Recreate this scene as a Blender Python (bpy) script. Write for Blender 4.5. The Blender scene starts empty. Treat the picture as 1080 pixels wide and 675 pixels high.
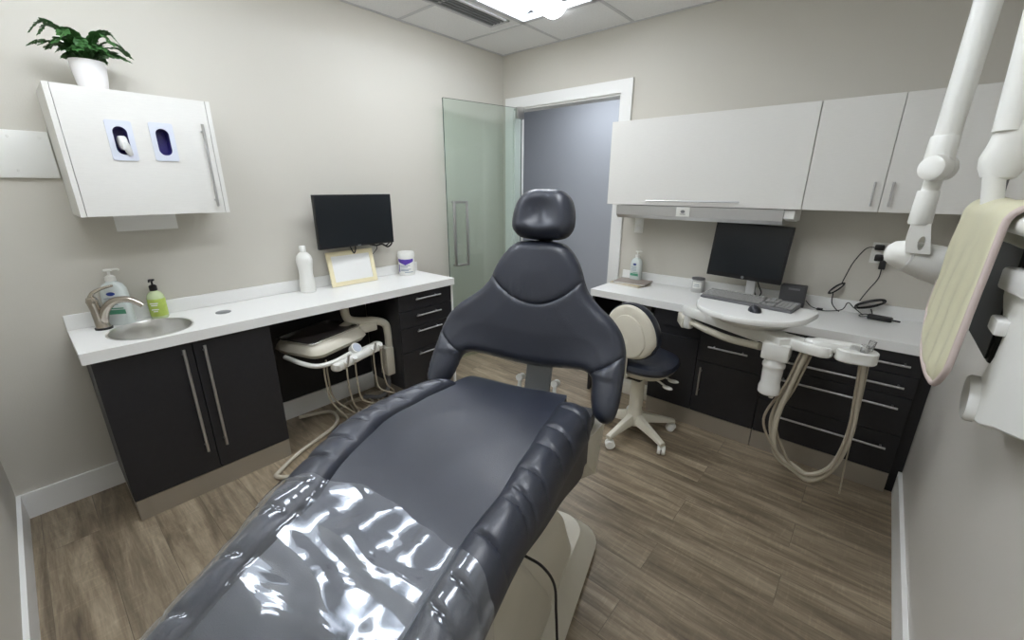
import bpy, bmesh, math, random
from mathutils import Vector, Matrix, noise
from mathutils.geometry import delaunay_2d_cdt
random.seed(7)
C = bpy.context.scene.collection
PI = math.pi
sin, cos = math.sin, math.cos

# ------------------------------------------------------------------ materials
def new_mat(name):
    m = bpy.data.materials.new(name); m.use_nodes = True
    nt = m.node_tree
    return m, nt, nt.nodes['Principled BSDF']
def srgb(c):
    return tuple((x/12.92 if x <= .04045 else ((x+.055)/1.055)**2.4) for x in c)
def mat(name, c, rough=.5, metal=0.0, bump=0.0, bscale=60, spec=None, coat=0, emit=None, estr=0, var=0.0, vscale=8, stretch=None):
    """colour in sRGB 0..1; faint procedural variation and bump"""
    m, nt, b = new_mat(name)
    col = srgb(c) + (1,)
    b.inputs['Base Color'].default_value = col
    b.inputs['Roughness'].default_value = rough
    b.inputs['Metallic'].default_value = metal
    if spec is not None: b.inputs['Specular IOR Level'].default_value = spec
    if coat: b.inputs['Coat Weight'].default_value = coat; b.inputs['Coat Roughness'].default_value = .15
    if emit: b.inputs['Emission Color'].default_value = srgb(emit)+(1,); b.inputs['Emission Strength'].default_value = estr
    if bump or var:
        tc = nt.nodes.new('ShaderNodeTexCoord')
        src = tc.outputs['Object']
        if stretch:
            mp = nt.nodes.new('ShaderNodeMapping'); mp.inputs['Scale'].default_value = stretch
            nt.links.new(src, mp.inputs['Vector']); src = mp.outputs['Vector']
    if bump:
        n = nt.nodes.new('ShaderNodeTexNoise'); n.inputs['Scale'].default_value = bscale; n.inputs['Detail'].default_value = 3
        nt.links.new(src, n.inputs['Vector'])
        bp = nt.nodes.new('ShaderNodeBump'); bp.inputs['Strength'].default_value = bump; bp.inputs['Distance'].default_value = .004
        nt.links.new(n.outputs['Fac'], bp.inputs['Height']); nt.links.new(bp.outputs['Normal'], b.inputs['Normal'])
    if var:
        n2 = nt.nodes.new('ShaderNodeTexNoise'); n2.inputs['Scale'].default_value = vscale; n2.inputs['Detail'].default_value = 4
        nt.links.new(src, n2.inputs['Vector'])
        r = nt.nodes.new('ShaderNodeValToRGB')
        lo = tuple(x*(1-var) for x in col[:3])+(1,); hi = tuple(min(1, x*(1+var)) for x in col[:3])+(1,)
        r.color_ramp.elements[0].position = .3; r.color_ramp.elements[0].color = lo
        r.color_ramp.elements[1].position = .7; r.color_ramp.elements[1].color = hi
        nt.links.new(n2.outputs['Fac'], r.inputs['Fac']); nt.links.new(r.outputs['Color'], b.inputs['Base Color'])
    return m

M = {}
M['wall'] = mat('greige_paint', (.80,.785,.745), .75, bump=.12, bscale=180)
M['wallr'] = mat('greige_paint_satin', (.81,.795,.765), .35, bump=.1, bscale=180)
M['hallwall'] = mat('hallway_paint', (.72,.735,.76), .7, bump=.1, bscale=180)
M['trim'] = mat('white_trim_paint', (.93,.93,.92), .4, bump=.03, bscale=40)
M['ceil'] = mat('ceiling_tile', (.95,.95,.95), .9, bump=.5, bscale=220, var=.04, vscale=90)
M['grid'] = mat('ceiling_grid_metal', (.82,.82,.83), .5, bump=.02)
M['counter'] = mat('white_laminate_top', (.93,.93,.92), .28, bump=.02, bscale=300, var=.02, vscale=300)
M['whitecab'] = mat('white_woodgrain_laminate', (.885,.88,.86), .42, bump=.12, bscale=90, var=.02, vscale=30, stretch=(1,1,14))
M['darkcab'] = mat('charcoal_laminate', (.135,.135,.15), .45, bump=.06, bscale=120, var=.1, vscale=40)
M['darkback'] = mat('black_laminate_back', (.10,.10,.115), .6, bump=.05, var=.08)
M['steel'] = mat('brushed_steel', (.80,.80,.80), .34, 1.0, bump=.08, bscale=60, stretch=(1,1,40))
M['kick'] = mat('brushed_kick_plate', (.70,.675,.63), .36, .65, bump=.1, bscale=50, stretch=(1,1,40))
M['chrome'] = mat('chrome', (.85,.85,.85), .12, 1.0, bump=.01)
M['nickel'] = mat('satin_nickel', (.74,.71,.67), .24, 1.0, bump=.02)
M['uph'] = mat('navy_grey_vinyl', (.155,.172,.22), .36, bump=.16, bscale=420, var=.05, vscale=6, spec=.55, coat=.12)
M['skirt'] = mat('dark_vinyl_skirt', (.19,.195,.22), .5, bump=.16, bscale=420)
M['seam'] = mat('seam_piping', (.12,.125,.15), .5, bump=.05)
M['cream'] = mat('cream_plastic', (.84,.82,.76), .38, bump=.03, bscale=40, var=.02)
M['white'] = mat('white_plastic', (.92,.92,.90), .35, bump=.03, bscale=40, var=.01)
M['whitegloss'] = mat('white_gloss_plastic', (.93,.93,.92), .22, bump=.02, bscale=40)
M['black'] = mat('black_plastic', (.07,.07,.08), .4, bump=.04, bscale=120, var=.1)
M['screen'] = mat('screen_glass', (.085,.105,.125), .28, bump=.004, bscale=5, var=.03, vscale=2)
M['greyplast'] = mat('grey_plastic', (.40,.40,.41), .5, bump=.04)
M['key'] = mat('grey_keys', (.56,.56,.55), .5, bump=.02)
M['hose'] = mat('taupe_hose', (.62,.58,.51), .45, bump=.05, bscale=200)
M['hosew'] = mat('pale_hose', (.74,.71,.64), .42, bump=.05, bscale=200)
M['paper'] = mat('paper', (.92,.92,.91), .8, bump=.03, bscale=20)
M['tape'] = mat('cream_tape_frame', (.90,.86,.72), .6, bump=.05, bscale=60, var=.04)
M['soapclear'] = mat('pale_translucent_bottle', (.86,.89,.88), .18, bump=.02)
M['blue'] = mat('blue_print', (.16,.25,.55), .5, bump=.01)
M['purple'] = mat('violet_print', (.33,.22,.62), .5, bump=.01)
M['green'] = mat('green_print', (.35,.62,.50), .5, bump=.01)
M['lime'] = mat('lime_label', (.68,.76,.35), .45, bump=.02, var=.08, vscale=60)
M['limeliq'] = mat('pale_green_soap', (.78,.84,.66), .15, bump=.01)
M['bluegrey'] = mat('grey_print', (.55,.60,.66), .6, bump=.01)
M['violetin'] = mat('indigo_liner', (.20,.17,.48), .35, bump=.05, var=.2, vscale=20)
M['glove'] = mat('pale_glove', (.84,.84,.83), .5, bump=.3, bscale=60)
M['leaf'] = mat('fern_green', (.25,.43,.22), .5, bump=.2, bscale=60, var=.3, vscale=30)
M['soil'] = mat('dark_soil', (.15,.11,.08), .9, bump=.6, bscale=100)
M['pot'] = mat('white_ceramic', (.93,.92,.92), .35, bump=.04, bscale=60)
M['apron'] = mat('pale_yellow_vinyl', (.80,.785,.67), .42, bump=.5, bscale=11, var=.04, vscale=7)
M['binding'] = mat('mauve_binding', (.76,.70,.68), .55, bump=.1, bscale=80)
M['tray'] = mat('smoked_tray_liner', (.27,.25,.245), .3, .1, bump=.03)
M['gauge'] = mat('gauge_face', (.72,.75,.80), .3, bump=.01)
M['bracket'] = mat('grey_bracket', (.52,.53,.54), .42, .3, bump=.03)
M['basebeige'] = mat('beige_chair_base', (.80,.78,.72), .36, bump=.06, bscale=50, var=.03)
M['manila'] = mat('manila_folder', (.80,.74,.62), .7, bump=.05, var=.05)
M['diffuser'] = mat('lit_diffuser', (.95,.97,1), .5, bump=.02, emit=(.86,.92,1.0), estr=.85)
M['lens'] = mat('lit_lens', (1,1,1), .4, bump=.02, emit=(.96,.98,1.0), estr=14.5)

def facing(nt, f0, k, p, both=False):
    lw = nt.nodes.new('ShaderNodeLayerWeight'); lw.inputs['Blend'].default_value = .5
    pw = nt.nodes.new('ShaderNodeMath'); pw.operation = 'POWER'; pw.inputs[1].default_value = p
    ma = nt.nodes.new('ShaderNodeMath'); ma.operation = 'MULTIPLY_ADD'; ma.inputs[1].default_value = k; ma.inputs[2].default_value = f0
    nt.links.new(lw.outputs['Facing'], pw.inputs[0]); nt.links.new(pw.outputs[0], ma.inputs[0])
    return (ma, lw) if both else ma
def glass_mat():
    m, nt, b = new_mat('greenish_glass')
    b.inputs['Base Color'].default_value = (.80,.93,.87,1); b.inputs['Roughness'].default_value = .02
    b.inputs['Transmission Weight'].default_value = 1; b.inputs['IOR'].default_value = 1.45
    # thin tint with clean transparency so room light passes
    tr = nt.nodes.new('ShaderNodeBsdfTransparent'); tr.inputs['Color'].default_value = (.915,.96,.94,1)
    gl = nt.nodes.new('ShaderNodeBsdfGlossy'); gl.inputs['Roughness'].default_value = .03
    fr = facing(nt, .045, .8, 4.5)
    mx = nt.nodes.new('ShaderNodeMixShader'); out = nt.nodes['Material Output']
    nt.links.new(fr.outputs[0], mx.inputs[0]); nt.links.new(tr.outputs[0], mx.inputs[1]); nt.links.new(gl.outputs[0], mx.inputs[2])
    nt.links.new(mx.outputs[0], out.inputs['Surface']); return m
M['glass'] = glass_mat()
M['glassedge'] = mat('green_glass_edge', (.22,.30,.28), .2, bump=.01)
def plastic_sheet():
    m, nt, b = new_mat('clear_plastic_sheet')
    tr = nt.nodes.new('ShaderNodeBsdfTransparent'); tr.inputs['Color'].default_value = (.93,.94,.96,1)
    gl = nt.nodes.new('ShaderNodeBsdfGlossy'); gl.inputs['Roughness'].default_value = .07; gl.inputs['Color'].default_value = (.93,.96,1,1)
    lw, lwn = facing(nt, .085, .85, 4.0, True)
    tc = nt.nodes.new('ShaderNodeTexCoord'); n = nt.nodes.new('ShaderNodeTexNoise')
    mp = nt.nodes.new('ShaderNodeMapping'); mp.inputs['Scale'].default_value = (3.0, 9.0, 5.0)
    n.inputs['Scale'].default_value = 1.6; n.inputs['Detail'].default_value = 2; n.inputs['Distortion'].default_value = .8
    bp = nt.nodes.new('ShaderNodeBump'); bp.inputs['Strength'].default_value = .35; bp.inputs['Distance'].default_value = .015
    nt.links.new(tc.outputs['Object'], mp.inputs['Vector']); nt.links.new(mp.outputs['Vector'], n.inputs['Vector'])
    nt.links.new(n.outputs['Fac'], bp.inputs['Height'])
    nt.links.new(bp.outputs['Normal'], gl.inputs['Normal']); nt.links.new(bp.outputs['Normal'], lwn.inputs['Normal'])
    df = nt.nodes.new('ShaderNodeBsdfDiffuse'); df.inputs['Color'].default_value = (.75,.8,.88,1)
    m1 = nt.nodes.new('ShaderNodeMixShader'); m1.inputs[0].default_value = .05
    nt.links.new(tr.outputs[0], m1.inputs[1]); nt.links.new(df.outputs[0], m1.inputs[2])
    mx = nt.nodes.new('ShaderNodeMixShader')
    nt.links.new(lw.outputs[0], mx.inputs[0]); nt.links.new(m1.outputs[0], mx.inputs[1]); nt.links.new(gl.outputs[0], mx.inputs[2])
    nt.links.new(mx.outputs[0], nt.nodes['Material Output'].inputs['Surface']); return m
M['sheet'] = plastic_sheet()
def clear_plastic():
    m, nt, b = new_mat('clear_acrylic')
    b.inputs['Base Color'].default_value = (.95,.95,.95,1); b.inputs['Transmission Weight'].default_value = .9; b.inputs['Roughness'].default_value = .08
    return m
M['clear'] = clear_plastic()

def floor_mat():
    m, nt, b = new_mat('vinyl_planks')
    N = nt.nodes.new; L = nt.links.new
    tc = N('ShaderNodeTexCoord')
    br = N('ShaderNodeTexBrick'); br.offset = .37; br.offset_frequency = 2
    br.inputs['Scale'].default_value = 1; br.inputs['Brick Width'].default_value = 1.22; br.inputs['Row Height'].default_value = .18
    br.inputs['Mortar Size'].default_value = .0012; br.inputs['Mortar Smooth'].default_value = .1; br.inputs['Bias'].default_value = 0
    br.inputs['Color1'].default_value = (0,0,0,1); br.inputs['Color2'].default_value = (1,1,1,1); br.inputs['Mortar'].default_value = (.5,.5,.5,1)
    L(tc.outputs['Object'], br.inputs['Vector'])
    # per plank offset of grain
    mul = N('ShaderNodeVectorMath'); mul.operation = 'SCALE'; mul.inputs['Scale'].default_value = 7.0
    L(br.outputs['Color'], mul.inputs[0])
    add = N('ShaderNodeVectorMath'); add.operation = 'ADD'; L(tc.outputs['Object'], add.inputs[0]); L(mul.outputs[0], add.inputs[1])
    mp = N('ShaderNodeMapping'); mp.inputs['Scale'].default_value = (1.3, 11, 1); L(add.outputs[0], mp.inputs['Vector'])
    n1 = N('ShaderNodeTexNoise'); n1.inputs['Scale'].default_value = 1.6; n1.inputs['Detail'].default_value = 8; n1.inputs['Roughness'].default_value = .62; n1.inputs['Distortion'].default_value = .7
    L(mp.outputs[0], n1.inputs['Vector'])
    mp2 = N('ShaderNodeMapping'); mp2.inputs['Scale'].default_value = (5, 60, 1); L(add.outputs[0], mp2.inputs['Vector'])
    n2 = N('ShaderNodeTexNoise'); n2.inputs['Scale'].default_value = 3; n2.inputs['Detail'].default_value = 5; L(mp2.outputs[0], n2.inputs['Vector'])
    mp3 = N('ShaderNodeMapping'); mp3.inputs['Scale'].default_value = (70, 9, 1); L(add.outputs[0], mp3.inputs['Vector'])
    n3 = N('ShaderNodeTexNoise'); n3.inputs['Scale'].default_value = 1.4; n3.inputs['Detail'].default_value = 2; L(mp3.outputs[0], n3.inputs['Vector'])
    r = N('ShaderNodeValToRGB'); e = r.color_ramp.elements
    e[0].position = .30; e[0].color = srgb((.38,.33,.27))+(1,)
    e[1].position = .72; e[1].color = srgb((.67,.61,.52))+(1,)
    k = e.new(.5); k.color = srgb((.53,.475,.395))+(1,)
    L(n1.outputs['Fac'], r.inputs['Fac'])
    # darken/lighten by plank
    pv = N('ShaderNodeMapRange'); pv.inputs['To Min'].default_value = .86; pv.inputs['To Max'].default_value = 1.12
    sep = N('ShaderNodeSeparateColor'); L(br.outputs['Color'], sep.inputs[0]); L(sep.outputs[0], pv.inputs['Value'])
    g = N('ShaderNodeMapRange'); g.inputs['From Min'].default_value = .3; g.inputs['From Max'].default_value = .7; g.inputs['To Min'].default_value = .86; g.inputs['To Max'].default_value = 1.12
    L(n2.outputs['Fac'], g.inputs['Value'])
    w = N('ShaderNodeMapRange'); w.inputs['From Min'].default_value = .55; w.inputs['From Max'].default_value = .75; w.inputs['To Min'].default_value = 1.0; w.inputs['To Max'].default_value = 1.18
    L(n3.outputs['Fac'], w.inputs['Value'])
    m1 = N('ShaderNodeMath'); m1.operation = 'MULTIPLY'; L(pv.outputs[0], m1.inputs[0]); L(g.outputs[0], m1.inputs[1])
    m2 = N('ShaderNodeMath'); m2.operation = 'MULTIPLY'; L(m1.outputs[0], m2.inputs[0]); L(w.outputs[0], m2.inputs[1])
    inv = N('ShaderNodeMapRange'); inv.inputs['To Min'].default_value = 1; inv.inputs['To Max'].default_value = .55; L(br.outputs['Fac'], inv.inputs['Value'])
    m3 = N('ShaderNodeMath'); m3.operation = 'MULTIPLY'; L(m2.outputs[0], m3.inputs[0]); L(inv.outputs[0], m3.inputs[1])
    sc = N('ShaderNodeVectorMath'); sc.operation = 'SCALE'; L(r.outputs['Color'], sc.inputs[0]); L(m3.outputs[0], sc.inputs['Scale'])
    L(sc.outputs[0], b.inputs['Base Color'])
    b.inputs['Roughness'].default_value = .42
    bp = N('ShaderNodeBump'); bp.inputs['Strength'].default_value = .15; bp.inputs['Distance'].default_value = .003
    L(n2.outputs['Fac'], bp.inputs['Height']); L(bp.outputs['Normal'], b.inputs['Normal'])
    return m
M['floor'] = floor_mat()

# ------------------------------------------------------------------ mesh helpers
class MB:
    def __init__(s): s.bm = bmesh.new()
    def box(s, a, b, bev=0.0, seg=2, mtx=None):
        x0,x1 = sorted((a[0],b[0])); y0,y1 = sorted((a[1],b[1])); z0,z1 = sorted((a[2],b[2]))
        r = bmesh.ops.create_cube(s.bm, size=1)
        vs = r['verts']
        for v in vs:
            v.co = Vector(((x0+x1)/2+v.co.x*(x1-x0), (y0+y1)/2+v.co.y*(y1-y0), (z0+z1)/2+v.co.z*(z1-z0)))
        if bev:
            es = list({e for v in vs for e in v.link_edges})
            bev = min(bev, .45*min(x1-x0, y1-y0, z1-z0))
            rr = bmesh.ops.bevel(s.bm, geom=es, offset=bev, segments=seg, affect='EDGES', profile=.5)
            vs = list(set(rr['verts']) | {v for v in vs if v.is_valid})
        if mtx is not None:
            fs = set()
            for v in vs:
                if v.is_valid: v.co = mtx @ v.co
        return s
    def loft(s, rings, closed=True, cap0=True, cap1=True):
        R = [[s.bm.verts.new(p) for p in ring] for ring in rings]
        n = len(R[0])
        for a, b in zip(R, R[1:]):
            for i in range(n if closed else n-1):
                j = (i+1) % n
                try: s.bm.faces.new((a[i], a[j], b[j], b[i]))
                except ValueError: pass
        if cap0 and closed: s.bm.faces.new(R[0][::-1])
        if cap1 and closed: s.bm.faces.new(R[-1])
        return s
    def lathe(s, prof, c=(0,0,0), axis=(0,0,1), n=32):
        """prof = [(radius, height)...] along axis from c"""
        ax = Vector(axis).normalized(); q = ax.to_track_quat('Z', 'Y'); c = Vector(c)
        rings = []
        for r, h in prof:
            rings.append([c + q @ Vector((max(r,1e-4)*cos(2*PI*i/n), max(r,1e-4)*sin(2*PI*i/n), h)) for i in range(n)])
        return s.loft(rings)
    def cyl(s, a, b, r, r2=None, n=20):
        a = Vector(a); b = Vector(b); d = b-a
        return s.lathe([(r,0),(r2 if r2 is not None else r, d.length)], a, d, n)
    def tube(s, pts, r, n=10, smooth=6, r_end=None, cap=True):
        P = spline(pts, smooth) if smooth else [Vector(p) for p in pts]
        rings = []; up = None
        for i, p in enumerate(P):
            t = (P[min(i+1, len(P)-1)] - P[max(i-1, 0)]).normalized()
            if up is None: up = Vector((0,0,1)) if abs(t.z) < .9 else Vector((1,0,0))
            u = (up - t*up.dot(t)).normalized(); v = t.cross(u); up = u
            f = i/(len(P)-1)
            rr = r if r_end is None else r+(r_end-r)*f
            rings.append([p + (u*cos(2*PI*k/n)+v*sin(2*PI*k/n))*rr for k in range(n)])
        return s.loft(rings, True, cap, cap)
    def prism(s, outline, z0, z1, holes=(), plane='xy', off=0, bev=0):
        """outline in 2D, extruded z0..z1 along the remaining axis. plane: which axes outline uses"""
        def P(u, v, w):
            return {'xy': (u,v,w), 'xz': (u,w,v), 'yz': (w,u,v)}[plane]
        vs = [Vector(p) for p in outline]; cons = [(i,(i+1)%len(outline)) for i in range(len(outline))]
        base = len(vs)
        for h in holes:
            k = len(vs); vs += [Vector(p) for p in h]; cons += [(k+i, k+(i+1)%len(h)) for i in range(len(h))]
        V, E, F, *_ = delaunay_2d_cdt(vs, cons, [], 0, 1e-6)
        def inside(p, poly):
            c = False; n = len(poly)
            for i in range(n):
                a, b = poly[i], poly[(i+1)%n]
                if (a[1] > p[1]) != (b[1] > p[1]) and p[0] < (b[0]-a[0])*(p[1]-a[1])/(b[1]-a[1])+a[0]: c = not c
            return c
        FF = []
        for f in F:
            c = sum((V[i] for i in f), Vector((0,0)))/len(f)
            if inside(c, outline) and not any(inside(c, h) for h in holes): FF.append(f)
        A = [s.bm.verts.new(P(v.x, v.y, z0)) for v in V]; B = [s.bm.verts.new(P(v.x, v.y, z1)) for v in V]
        for f in FF:
            s.bm.faces.new([A[i] for i in f][::-1]); s.bm.faces.new([B[i] for i in f])
        cnt = {}
        for f in FF:
            for i in range(len(f)):
                a, b = f[i], f[(i+1)%len(f)]
                cnt.setdefault((min(a,b),max(a,b)), []).append((a,b))
        for k, l in cnt.items():
            if len(l) == 1:
                a, b = l[0]; s.bm.faces.new((A[a], A[b], B[b], B[a]))
        for v in list(s.bm.verts):
            if not v.link_faces: s.bm.verts.remove(v)
        return s
    def sphere(s, c, r, sc=(1,1,1), n=20, rot=None):
        rr = bmesh.ops.create_uvsphere(s.bm, u_segments=n, v_segments=max(8,n//2), radius=r)
        for v in rr['verts']:
            p = Vector((v.co.x*sc[0], v.co.y*sc[1], v.co.z*sc[2]))
            if rot is not None: p = rot @ p
            v.co = p + Vector(c)
        return s
    def xf(s, m):
        for v in s.bm.verts: v.co = m @ v.co
        return s

def spline(pts, k=6):
    P = [Vector(p) for p in pts]
    if len(P) < 3: return P
    Q = [P[0]*2-P[1]] + P + [P[-1]*2-P[-2]]
    out = []
    for i in range(1, len(Q)-2):
        p0, p1, p2, p3 = Q[i-1], Q[i], Q[i+1], Q[i+2]
        for j in range(k):
            t = j/k
            out.append(.5*((2*p1)+(p2-p0)*t+(2*p0-5*p1+4*p2-p3)*t*t+(3*p1-p0-3*p2+p3)*t**3))
    out.append(P[-1]); return out

WORLD = {}       # object name -> world origin used to build children in world coordinates
def obj(name, mb, m, parent=None, smooth=True, local=False, angle=40):
    bm = mb.bm if isinstance(mb, MB) else mb
    bmesh.ops.recalc_face_normals(bm, faces=bm.faces)
    me = bpy.data.meshes.new(name)
    org = Vector((0,0,0))
    if not local:
        if parent is not None: org = WORLD.get(parent.name, Vector((0,0,0)))
        else:
            if len(bm.verts):
                xs = [v.co.x for v in bm.verts]; ys = [v.co.y for v in bm.verts]; zs = [v.co.z for v in bm.verts]
                org = Vector(((min(xs)+max(xs))/2, (min(ys)+max(ys))/2, min(zs)))
        bmesh.ops.translate(bm, verts=bm.verts, vec=-org)
    bm.to_mesh(me); bm.free()
    if smooth:
        me.shade_smooth(); me.set_sharp_from_angle(angle=math.radians(angle))
    if m: me.materials.append(m)
    o = bpy.data.objects.new(name, me); C.objects.link(o)
    if parent is not None: o.parent = parent; WORLD[o.name] = org
    else:
        o.location = org; WORLD[o.name] = org
    return o
def thing(name, label, cat, loc=(0,0,0), rotz=0, group=None):
    o = bpy.data.objects.new(name, None); C.objects.link(o)
    o.empty_display_size = .1
    o.location = loc; o.rotation_euler = (0,0,rotz); o['label'] = label; o['category'] = cat
    if group: o['group'] = group
    WORLD[o.name] = Vector(loc); return o
def tag(o, label, cat, group=None):
    o['label'] = label; o['category'] = cat
    if group: o['group'] = group
    return o
def struct(name, mb, m, parent=None, smooth=False):
    o = obj(name, mb, m, parent, smooth)
    if parent is None: o['kind'] = 'structure'
    return o

# ------------------------------------------------------------------ room
W, D, H = 3.164, 3.44, 2.633
HALL = 1.35
struct('floor', MB().box((-.1,-D-.1,-.05),(W+.1,0.0,0)), M['floor'])
struct('floor_hallway', MB().box((-1.2,0.0,-.05),(W+.4,HALL+.1,0)), M['floor'])
# ceiling: tiles on a T-bar grid
gx = [0,.625,1.235,1.85,2.46,3.07,W]; gy = [0,-.485,-1.10,-1.71,-2.32,-2.93,-D]
FX = [(1,1),(1,2),(1,4),(1,5),(3,3),(3,4)]          # tile cells taken by the two light troffers
mb = MB()
for i in range(len(gx)-1):
    for j in range(len(gy)-1):
        if (i,j) in FX: continue
        x0,x1 = gx[i],gx[i+1]; y1,y0 = gy[j],gy[j+1]
        mb.box((x0+.008,y0+.008,H-.004),(x1-.008,y1-.008,H+.03))
mb.box((-.1,-D-.1,H+.19),(W+.1,.1,H+.24))
ce = struct('ceiling', mb, M['ceil'])
mb = MB()
for x in gx[1:-1]: mb.box((x-.012,-D,H-.007),(x+.012,0,H+.004))
for y in gy[1:-1]: mb.box((0,y-.012,H-.007),(W,y+.012,H+.0035))
mb.box((0,-D,H-.008),(.02,0,H+.004)); mb.box((W-.02,-D,H-.008),(W,0,H+.004)); mb.box((0,-.02,H-.008),(W,0,H+.0038)); mb.box((0,-D,H-.008),(W,-D+.02,H+.0038))
struct('ceiling_grid', mb, M['grid'])
struct('wall_left', MB().box((-.12,-D-.12,0),(0,.12,H+.2)), M['wall'])
struct('wall_right', MB().box((W,-D-.12,0),(W+.12,.12,H+.2)), M['wallr'])
struct('wall_near', MB().box((0,-D-.12,0),(W,-D,H+.2)), M['wall'])
DX0, DX1, DZ = .131, 1.183, 2.19
struct('wall_back', MB().prism([(0,0),(DX0,0),(DX0,DZ),(DX1,DZ),(DX1,0),(W,0),(W,H+.2),(0,H+.2)], 0, .12, plane='xz'), M['wall'])
struct('wall_hallway', MB().box((-1.3,HALL,0),(W+.4,HALL+.1,2.7)), M['hallwall'])
struct('wall_hallway_end', MB().box((-1.3,.12,0),(-1.2,HALL,2.7)), M['hallwall'])
struct('wall_hallway_side', MB().box((W+.4,.12,0),(W+.5,HALL,2.7)), M['hallwall'])
struct('ceiling_hallway', MB().box((-1.3,.12,2.65),(W+.5,HALL+.1,2.7)), M['ceil'])
struct('trim_1', MB().prism([(.043,0),(DX0,0),(DX0,DZ),(DX1,DZ),(DX1,0),(1.271,0),(1.271,2.279),(.043,2.279)], -.018, 0, plane='xz'), M['trim'])
mb = MB(); mb.box((DX0-.001,-.002,0),(DX0+.014,.125,DZ)); mb.box((DX1-.014,-.002,0),(DX1+.001,.125,DZ)); mb.box((DX0,-.002,DZ-.014),(DX1,.125,DZ))
struct('trim_2', mb, M['trim'])
def base(name, outline): struct(name, MB().prism(outline, 0, .13), M['trim'])
base('baseboard_left', [(0,-D),(.015,-D),(.015,-1.08),(0,-1.08)])
base('baseboard_near', [(.015,-D),(W-.015,-D),(W-.015,-D+.015),(.015,-D+.015)])
base('baseboard_right', [(W-.015,-D+.015),(W,-D+.015),(W,-.46),(W-.015,-.46)])
base('baseboard_hallway', [(-1.2,HALL-.015),(W+.4,HALL-.015),(W+.4,HALL),(-1.2,HALL)])

# glass door, swung open against the left wall
piv = Vector((.255,-.045,0)); fre = Vector((.095,-.80,0)); dv = (fre-piv); dl = dv.length; ang = math.atan2(dv.y, dv.x)
T = Matrix.Translation(piv) @ Matrix.Rotation(ang, 4, 'Z')
d = bpy.data.objects.new('door_1', None); C.objects.link(d); d['kind'] = 'structure'; WORLD[d.name] = Vector((0,0,0))
obj('glass_panel', MB().box((0,-.005,.012),(dl,.005,2.175)).xf(T), M['glass'], d, smooth=False)
mb = MB(); mb.box((dl,-.005,.012),(dl+.0015,.005,2.175)); mb.box((0,-.005,2.175),(dl,.005,2.1765)); mb.box((-.0015,-.005,.012),(0,.005,2.175))
obj('glass_edge', mb.xf(T), M['glassedge'], d, smooth=False)
mb = MB()
for u_ in (dl-.045, dl-.165): mb.box((u_-.011,.030,.875),(u_+.011,.048,1.415), .003)
for z_ in (.875,1.395):
    mb.box((dl-.165,.031,z_),(dl-.045,.047,z_+.02), .003)
    mb.box((dl-.055,.005,z_+.002),(dl-.035,.032,z_+.018), .003)
obj('door_handle', mb.xf(T), M['steel'], d)
mb = MB(); mb.box((-.02,-.016,2.09),(.055,.016,2.185), .004); mb.box((-.02,-.016,.01),(.055,.016,.1), .004)
obj('pivot_hinge', mb.xf(T), M['steel'], d)

# ------------------------------------------------------------------ ceiling fittings
def troffer(x0,x1,y0,y1,label,em):
    t = thing('ceiling_light', label, 'ceiling light', ((x0+x1)/2,(y0+y1)/2,H), 0)
    mb = MB(); w = .022
    mb.box((x0,y0,H-.01),(x1,y0+w,H+.03)); mb.box((x0,y1-w,H-.01),(x1,y1,H+.03)); mb.box((x0,y0,H-.01),(x0+w,y1,H+.03)); mb.box((x1-w,y0,H-.01),(x1,y1,H+.03))
    obj('frame', mb, M['grid'], t, smooth=False)
    # two curved reflector wings either side of a central lens
    mb = MB(); cx = (x0+x1)/2
    for sgn in (-1,1):
        rings = []
        for y in (y0+w, y1-w):
            rings.append([(cx+sgn*(.085+(.5*(x1-x0)-w-.085)*k/10), y, H+.055*(1-(k/10)**2)**.5*1.0+.004) for k in range(11)])
        mb.loft([list(map(Vector, r)) for r in rings], closed=False)
    mb.box((x0+w,y0+w,H+.062),(x1-w,y1-w,H+.066))
    obj('diffuser', mb, M['diffuser'], t)
    mb = MB()
    ring = lambda y: [Vector((cx+.085*cos(a), y, H+.012-.062*sin(a))) for a in [PI*k/12 for k in range(13)]]
    mb.loft([ring(y0+w+.002), ring(y1-w-.002)], closed=True)
    obj('lens', mb, M['lens'], t)
    return t
troffer(gx[1]+.012,gx[2]-.012,gy[3]+.012,gy[1]-.012,'lit white recessed ceiling light with rounded central lens, by the slot vent','a')
troffer(gx[3]+.012,gx[4]-.012,gy[5]+.012,gy[3]-.012,'lit white recessed ceiling light above the foot of the chair','b')
troffer(gx[1]+.012,gx[2]-.012,gy[6]+.012,gy[4]-.012,'lit white recessed ceiling light over the sink end of the room','c')
t = thing('ceiling_vent', 'grey linear slot air vent in the ceiling beside the light', 'air vent', (.5,-1.15,H))
mb = MB(); mb.box((.405,-1.70,H-.012),(.425,-.585,H-.003)); mb.box((.565,-1.70,H-.012),(.585,-.585,H-.003)); mb.box((.405,-.605,H-.012),(.585,-.585,H-.003)); mb.box((.405,-1.70,H-.012),(.585,-1.68,H-.003))
obj('frame', mb, M['grid'], t, smooth=False)
obj('backing', MB().box((.42,-1.685,H-.006),(.57,-.6,H-.0035)), M['greyplast'], t, smooth=False)
for k in range(4): obj('slat', MB().box((.437+.033*k,-1.68,H-.011),(.447+.033*k,-.605,H-.005)), M['bracket'], t, smooth=False)

# ------------------------------------------------------------------ helpers for cabinetry
def bar_handle(parent, a, b, stand, r=.0055, m='steel', inset=.03):
    """bar between a and b, standing off by vector stand from the face"""
    a = Vector(a); b = Vector(b); st = Vector(stand); dd = (b-a).normalized()
    mb = MB(); mb.cyl(a, b, r, n=14)
    for p in (a+dd*inset, b-dd*inset): mb.cyl(p, p-st, r*.8, n=10)
    return obj('handle', mb, M[m], parent)

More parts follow.
